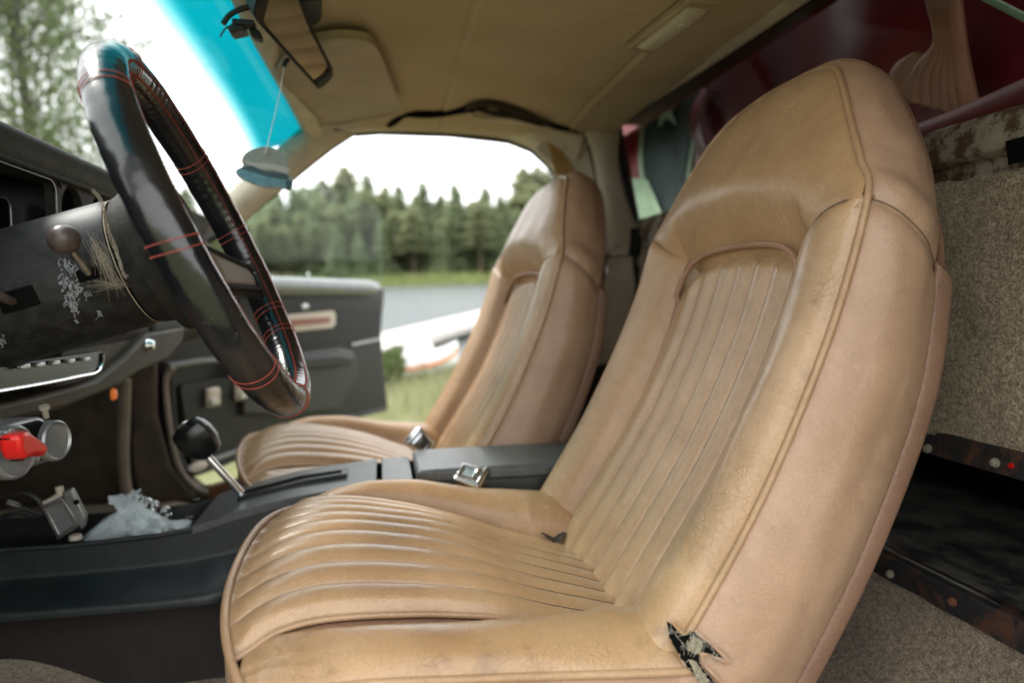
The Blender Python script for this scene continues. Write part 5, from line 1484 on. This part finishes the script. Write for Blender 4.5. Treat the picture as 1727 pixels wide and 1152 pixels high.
# forest on the far shore: firs and pines, each a tree
def conifer(seed, H, wd, mat, n_t, bark):
    r0 = random.Random(seed); f = MB(); tr_ = MB()
    tr_.tube([V((0, 0, -.5)), V((.05, 0, H*.5)), V((0, 0, H*.97))], lambda k: lerp(.20, .03, k), 6)
    start = .16 if mat == 'fir' else .38
    for i in range(n_t):
        k = i/(n_t-1); z = lerp(H*start, H*.99, k); rad = wd*(1-k)**(.62 if mat == 'fir' else .42)*r0.uniform(.7, 1.2)+.22
        m = max(5, int(13*(1-k)+5))
        a0 = r0.uniform(0, 6)
        for j in range(m):
            a = a0+6.283*j/m+r0.uniform(-.2, .2); L = rad*r0.uniform(.6, 1.15)
            e = V((math.cos(a)*L, math.sin(a)*L, -L*(.35 if mat == 'fir' else -.05)+r0.uniform(-.1, .1)))
            side = V((-math.sin(a), math.cos(a), 0))*L*.30
            b = len(f.v); c0_ = V((0, 0, z)); md = c0_+e*.55
            f.v += [c0_, md-side+V((0, 0, -.12)), c0_+e, md+side+V((0, 0, -.12)), md+V((0, 0, .16))]
            f.f += [(b, b+1, b+4), (b+1, b+2, b+4), (b+2, b+3, b+4), (b+3, b, b+4)]
            for q in range(6):
                pq = c0_+e*r0.uniform(.4, 1)+V((r0.gauss(0, .15), r0.gauss(0, .15), r0.gauss(0, .15)-.1)); s_ = r0.uniform(.16, .40); k2 = len(f.v)
                w1 = V((r0.gauss(0, 1), r0.gauss(0, 1), r0.gauss(0, .6))).normalized()*s_; w2 = w1.orthogonal().normalized()*s_*.5
                f.v += [pq-w1, pq+w2, pq+w1, pq-w2]; f.f.append((k2, k2+1, k2+2, k2+3))
    return f, tr_
protos = []
LABF = 'dark green spire shaped fir in the forest across the lake'
LABP = 'lighter green round topped pine in the forest across the lake'
spots = []
r1 = random.Random(77)
for row, (yy, sp, hh) in enumerate(((103.5, 3.4, 9.5), (108, 3.2, 12), (114, 3.3, 14.0), (123, 4.0, 15.5))):
    x = -86 if row else -84
    while x < 36:
        dens = 1
        h = hh*r1.uniform(.80, 1.18)*(1+.10*math.sin(x*.13+row)+.05*math.sin(x*.5))
        h *= lerp(.88, 1.06, (x+86)/122)
        spots.append((x+r1.uniform(-1.2, 1.2), yy+r1.uniform(-1.8, 1.8)+1.5*math.sin(x*.07), h, row)); x += sp*r1.uniform(.7, 1.25)
kinds = [('fir', 'fir_tree', LABF, 'fir', 'firs across the lake', 'bark'), ('pine', 'pine_tree', LABP, 'fir2', 'pines across the lake', 'pinebark')]
pro = {}
def newtree(kd, sd):
    kindn, nm, lab, mt, grp, bk_ = kinds[kd]
    f, t_ = conifer(sd, 10, 2.7 if kd == 0 else 2.6, kindn, 26 if kd == 0 else 18, bk_)
    r_ = root(nm, lab, 'tree', (0, 0, 0), group=grp, car=False)
    f.build('crown', M[mt], r_, smooth=False); t_.build('trunk', M[bk_], r_)
    return r_
cnt = 0
for i, (x, y, h, row) in enumerate(spots):
    kd = 0 if r1.random() < (.62 if x < -22 else .42) else 1
    key = (kd, r1.randrange(4))
    if key not in pro: t = newtree(key[0], sd=100+key[1]*7+kd*50); pro[key] = t
    else: t = copy_tree(pro[key])
    s_ = h/10; t.matrix_world = Matrix.Translation(V((x, y, gz(x, y)-.1))) @ Matrix.Rotation(r1.uniform(0, 6.28), 4, 'Z') @ Matrix.Diagonal((s_*r1.uniform(.8, 1.05), s_*.95, s_, 1))
    cnt += 1
print('trees', cnt)
# reeds along the far bank
rd = MB(); r2 = random.Random(8)
for i in range(7000):
    x = r2.uniform(-75, 30); y = 98.6+1.5*-math.sin(x*.07)*1+r2.uniform(-1.0, 2.6); z = max(-.62, gz(x, y)); h = r2.uniform(.5, 1.3); b = len(rd.v)
    rd.v += [V((x-.07, y, z)), V((x+.07, y, z)), V((x+r2.uniform(-.2, .2), y, z+h))]; rd.f.append((b, b+1, b+2))
M['reed'] = plain('yellow_green_reeds', (.20, .24, .075), .8, var=.35, scale=.5, bump=0)
g = rd.build('reeds', M['reed'], world=True); tag(g, 'yellow green reed belt along the far bank of the lake', 'reeds', kind='stuff')

# jetty
zj = -.30
def wz(u, v, z): d = wray(u, v); return WC+d*((z-WC.z)/d.z)
J0, J1 = wz(645, 590, zj), wz(800, 545, zj)
J0, J1 = J0-(J1-J0)*.6, J1+(J1-J0)*1.2
jt = root('jetty', 'pale weathered plank jetty running out over the lake', 'jetty', V((J0.x, J0.y, -.6)), car=False)
ja, jb = V((J0.x, J0.y, zj)), V((J1.x, J1.y, zj)); jd = (jb-ja).normalized(); jn = V((-jd.y, jd.x, 0))
if jn.y < 0: jn = -jn
M['plank'] = plain('bleached_planks', (.52, .49, .45), .7, var=.2, scale=3, bump=.3, bscale=20)
L_ = (jb-ja).length; n = min(90, int(L_/.17))
for i in range(n):
    MB().box(ja+jd*(i+.5)*L_/n+jn*.6, (L_/n-.012, 1.25, .04), (jd, jn, (0, 0, 1))).build('plank', M['plank'], jt)
MB().box(ja+jd*L_/2-jn*.03+V((0, 0, -.07)), (L_, .05, .16), (jd, jn, (0, 0, 1))).build('side_beam', M['plank'], jt)
for i in range(6):
    MB().tube([ja+jd*(.3+i*L_/5.4)+jn*.05+V((0, 0, -.05)), ja+jd*(.3+i*L_/5.4)+jn*.05+V((0, 0, -1.6))], .06, 10).build('post', M['pinebark'], jt)

# white dinghy at the shore
def ghit(u, v):
    k = 3.0
    while k < 30:
        p = watd(u, v, k)
        if p.z < gz(p.x, p.y): break
        k += .03
    return V((p.x, p.y, gz(p.x, p.y)))
bo = ghit(712, 634)
bt_ = root('dinghy', 'small white dinghy with an orange stripe lying on the shore under the jetty', 'boat', bo, car=False)
M['gel'] = plain('white_gelcoat', (.82, .82, .80), .35, var=.06, scale=4, bump=.02)
bx = (jd*.75-jn*.55).normalized(); by = V((-bx.y, bx.x, 0))
def hull(u, v):
    s_ = u*2-1; k = v
    half = .42*math.sin(math.pi*min(1, .12+.62*(1-k)+.26))**.8*(1-k**5)+.004; a = s_*math.pi/2
    zt = .34+.30*k**2
    return bo+(bx*(k*1.9-.7)+by*math.sin(a)*half+V((0, 0, .03+zt*(1-math.cos(a)**1.2)+.16*k*k)))*.36
MB().grid(hull, 24, 30).build('hull', M['gel'], bt_, solid=.03)
MB().tube([hull(0, i/20)+V((0, 0, -.05)) for i in range(20)], .016, 6).build('stripe', plain('orange_stripe', (.60, .16, .03), .5), bt_)
def cab(u, v):
    a = 2*math.pi*u; q = [(.40, .34, .30), (.38, .33, .52), (.16, .2, .84), (.02, .02, .9)]; r = spl(q, v)
    return bo+(bx*(math.cos(a)*r[0]*(.8+.25*math.sin(3*a))*1.1)+by*math.sin(a)*r[1]*.8+V((0, 0, r[2])))*.44
MB().grid(cab, 30, 12, cu=True).build('white_tarpaulin', M['gel'], bt_)
# bushes under the jetty
bl = ['low bush with pale green leaves at the near end of the jetty', 'rounded green bush between the jetty and the dinghy', 'dark leafy bush right of the dinghy', 'small bush close to the open door edge']
for k, (u, v, dist, r_) in enumerate([(664, 632, 8.6, .17), (690, 628, 9.0, .17), (775, 622, 9.2, .22), (650, 645, 7.6, .16)]):
    p = ghit(u, v)
    t = root('shore_bush', bl[k], 'bush', p, group='bushes on the near shore', car=False)
    r3 = random.Random(40+k); lf, sm = MB(), MB()
    for j in range(14):
        a = r3.uniform(0, 6.28); e = p+V((math.cos(a)*r_*r3.uniform(.3, 1), math.sin(a)*r_*r3.uniform(.3, 1), r_*r3.uniform(.5, 1.5)))
        sm.tube([p, p.lerp(e, .5)+V((0, 0, .05)), e], .008, 4); leaves(lf, e, r_*.42, 90, .03, r3)
    sm.build('stems', M['bark'], t); lf.build('foliage', M['bush'], t, smooth=False)
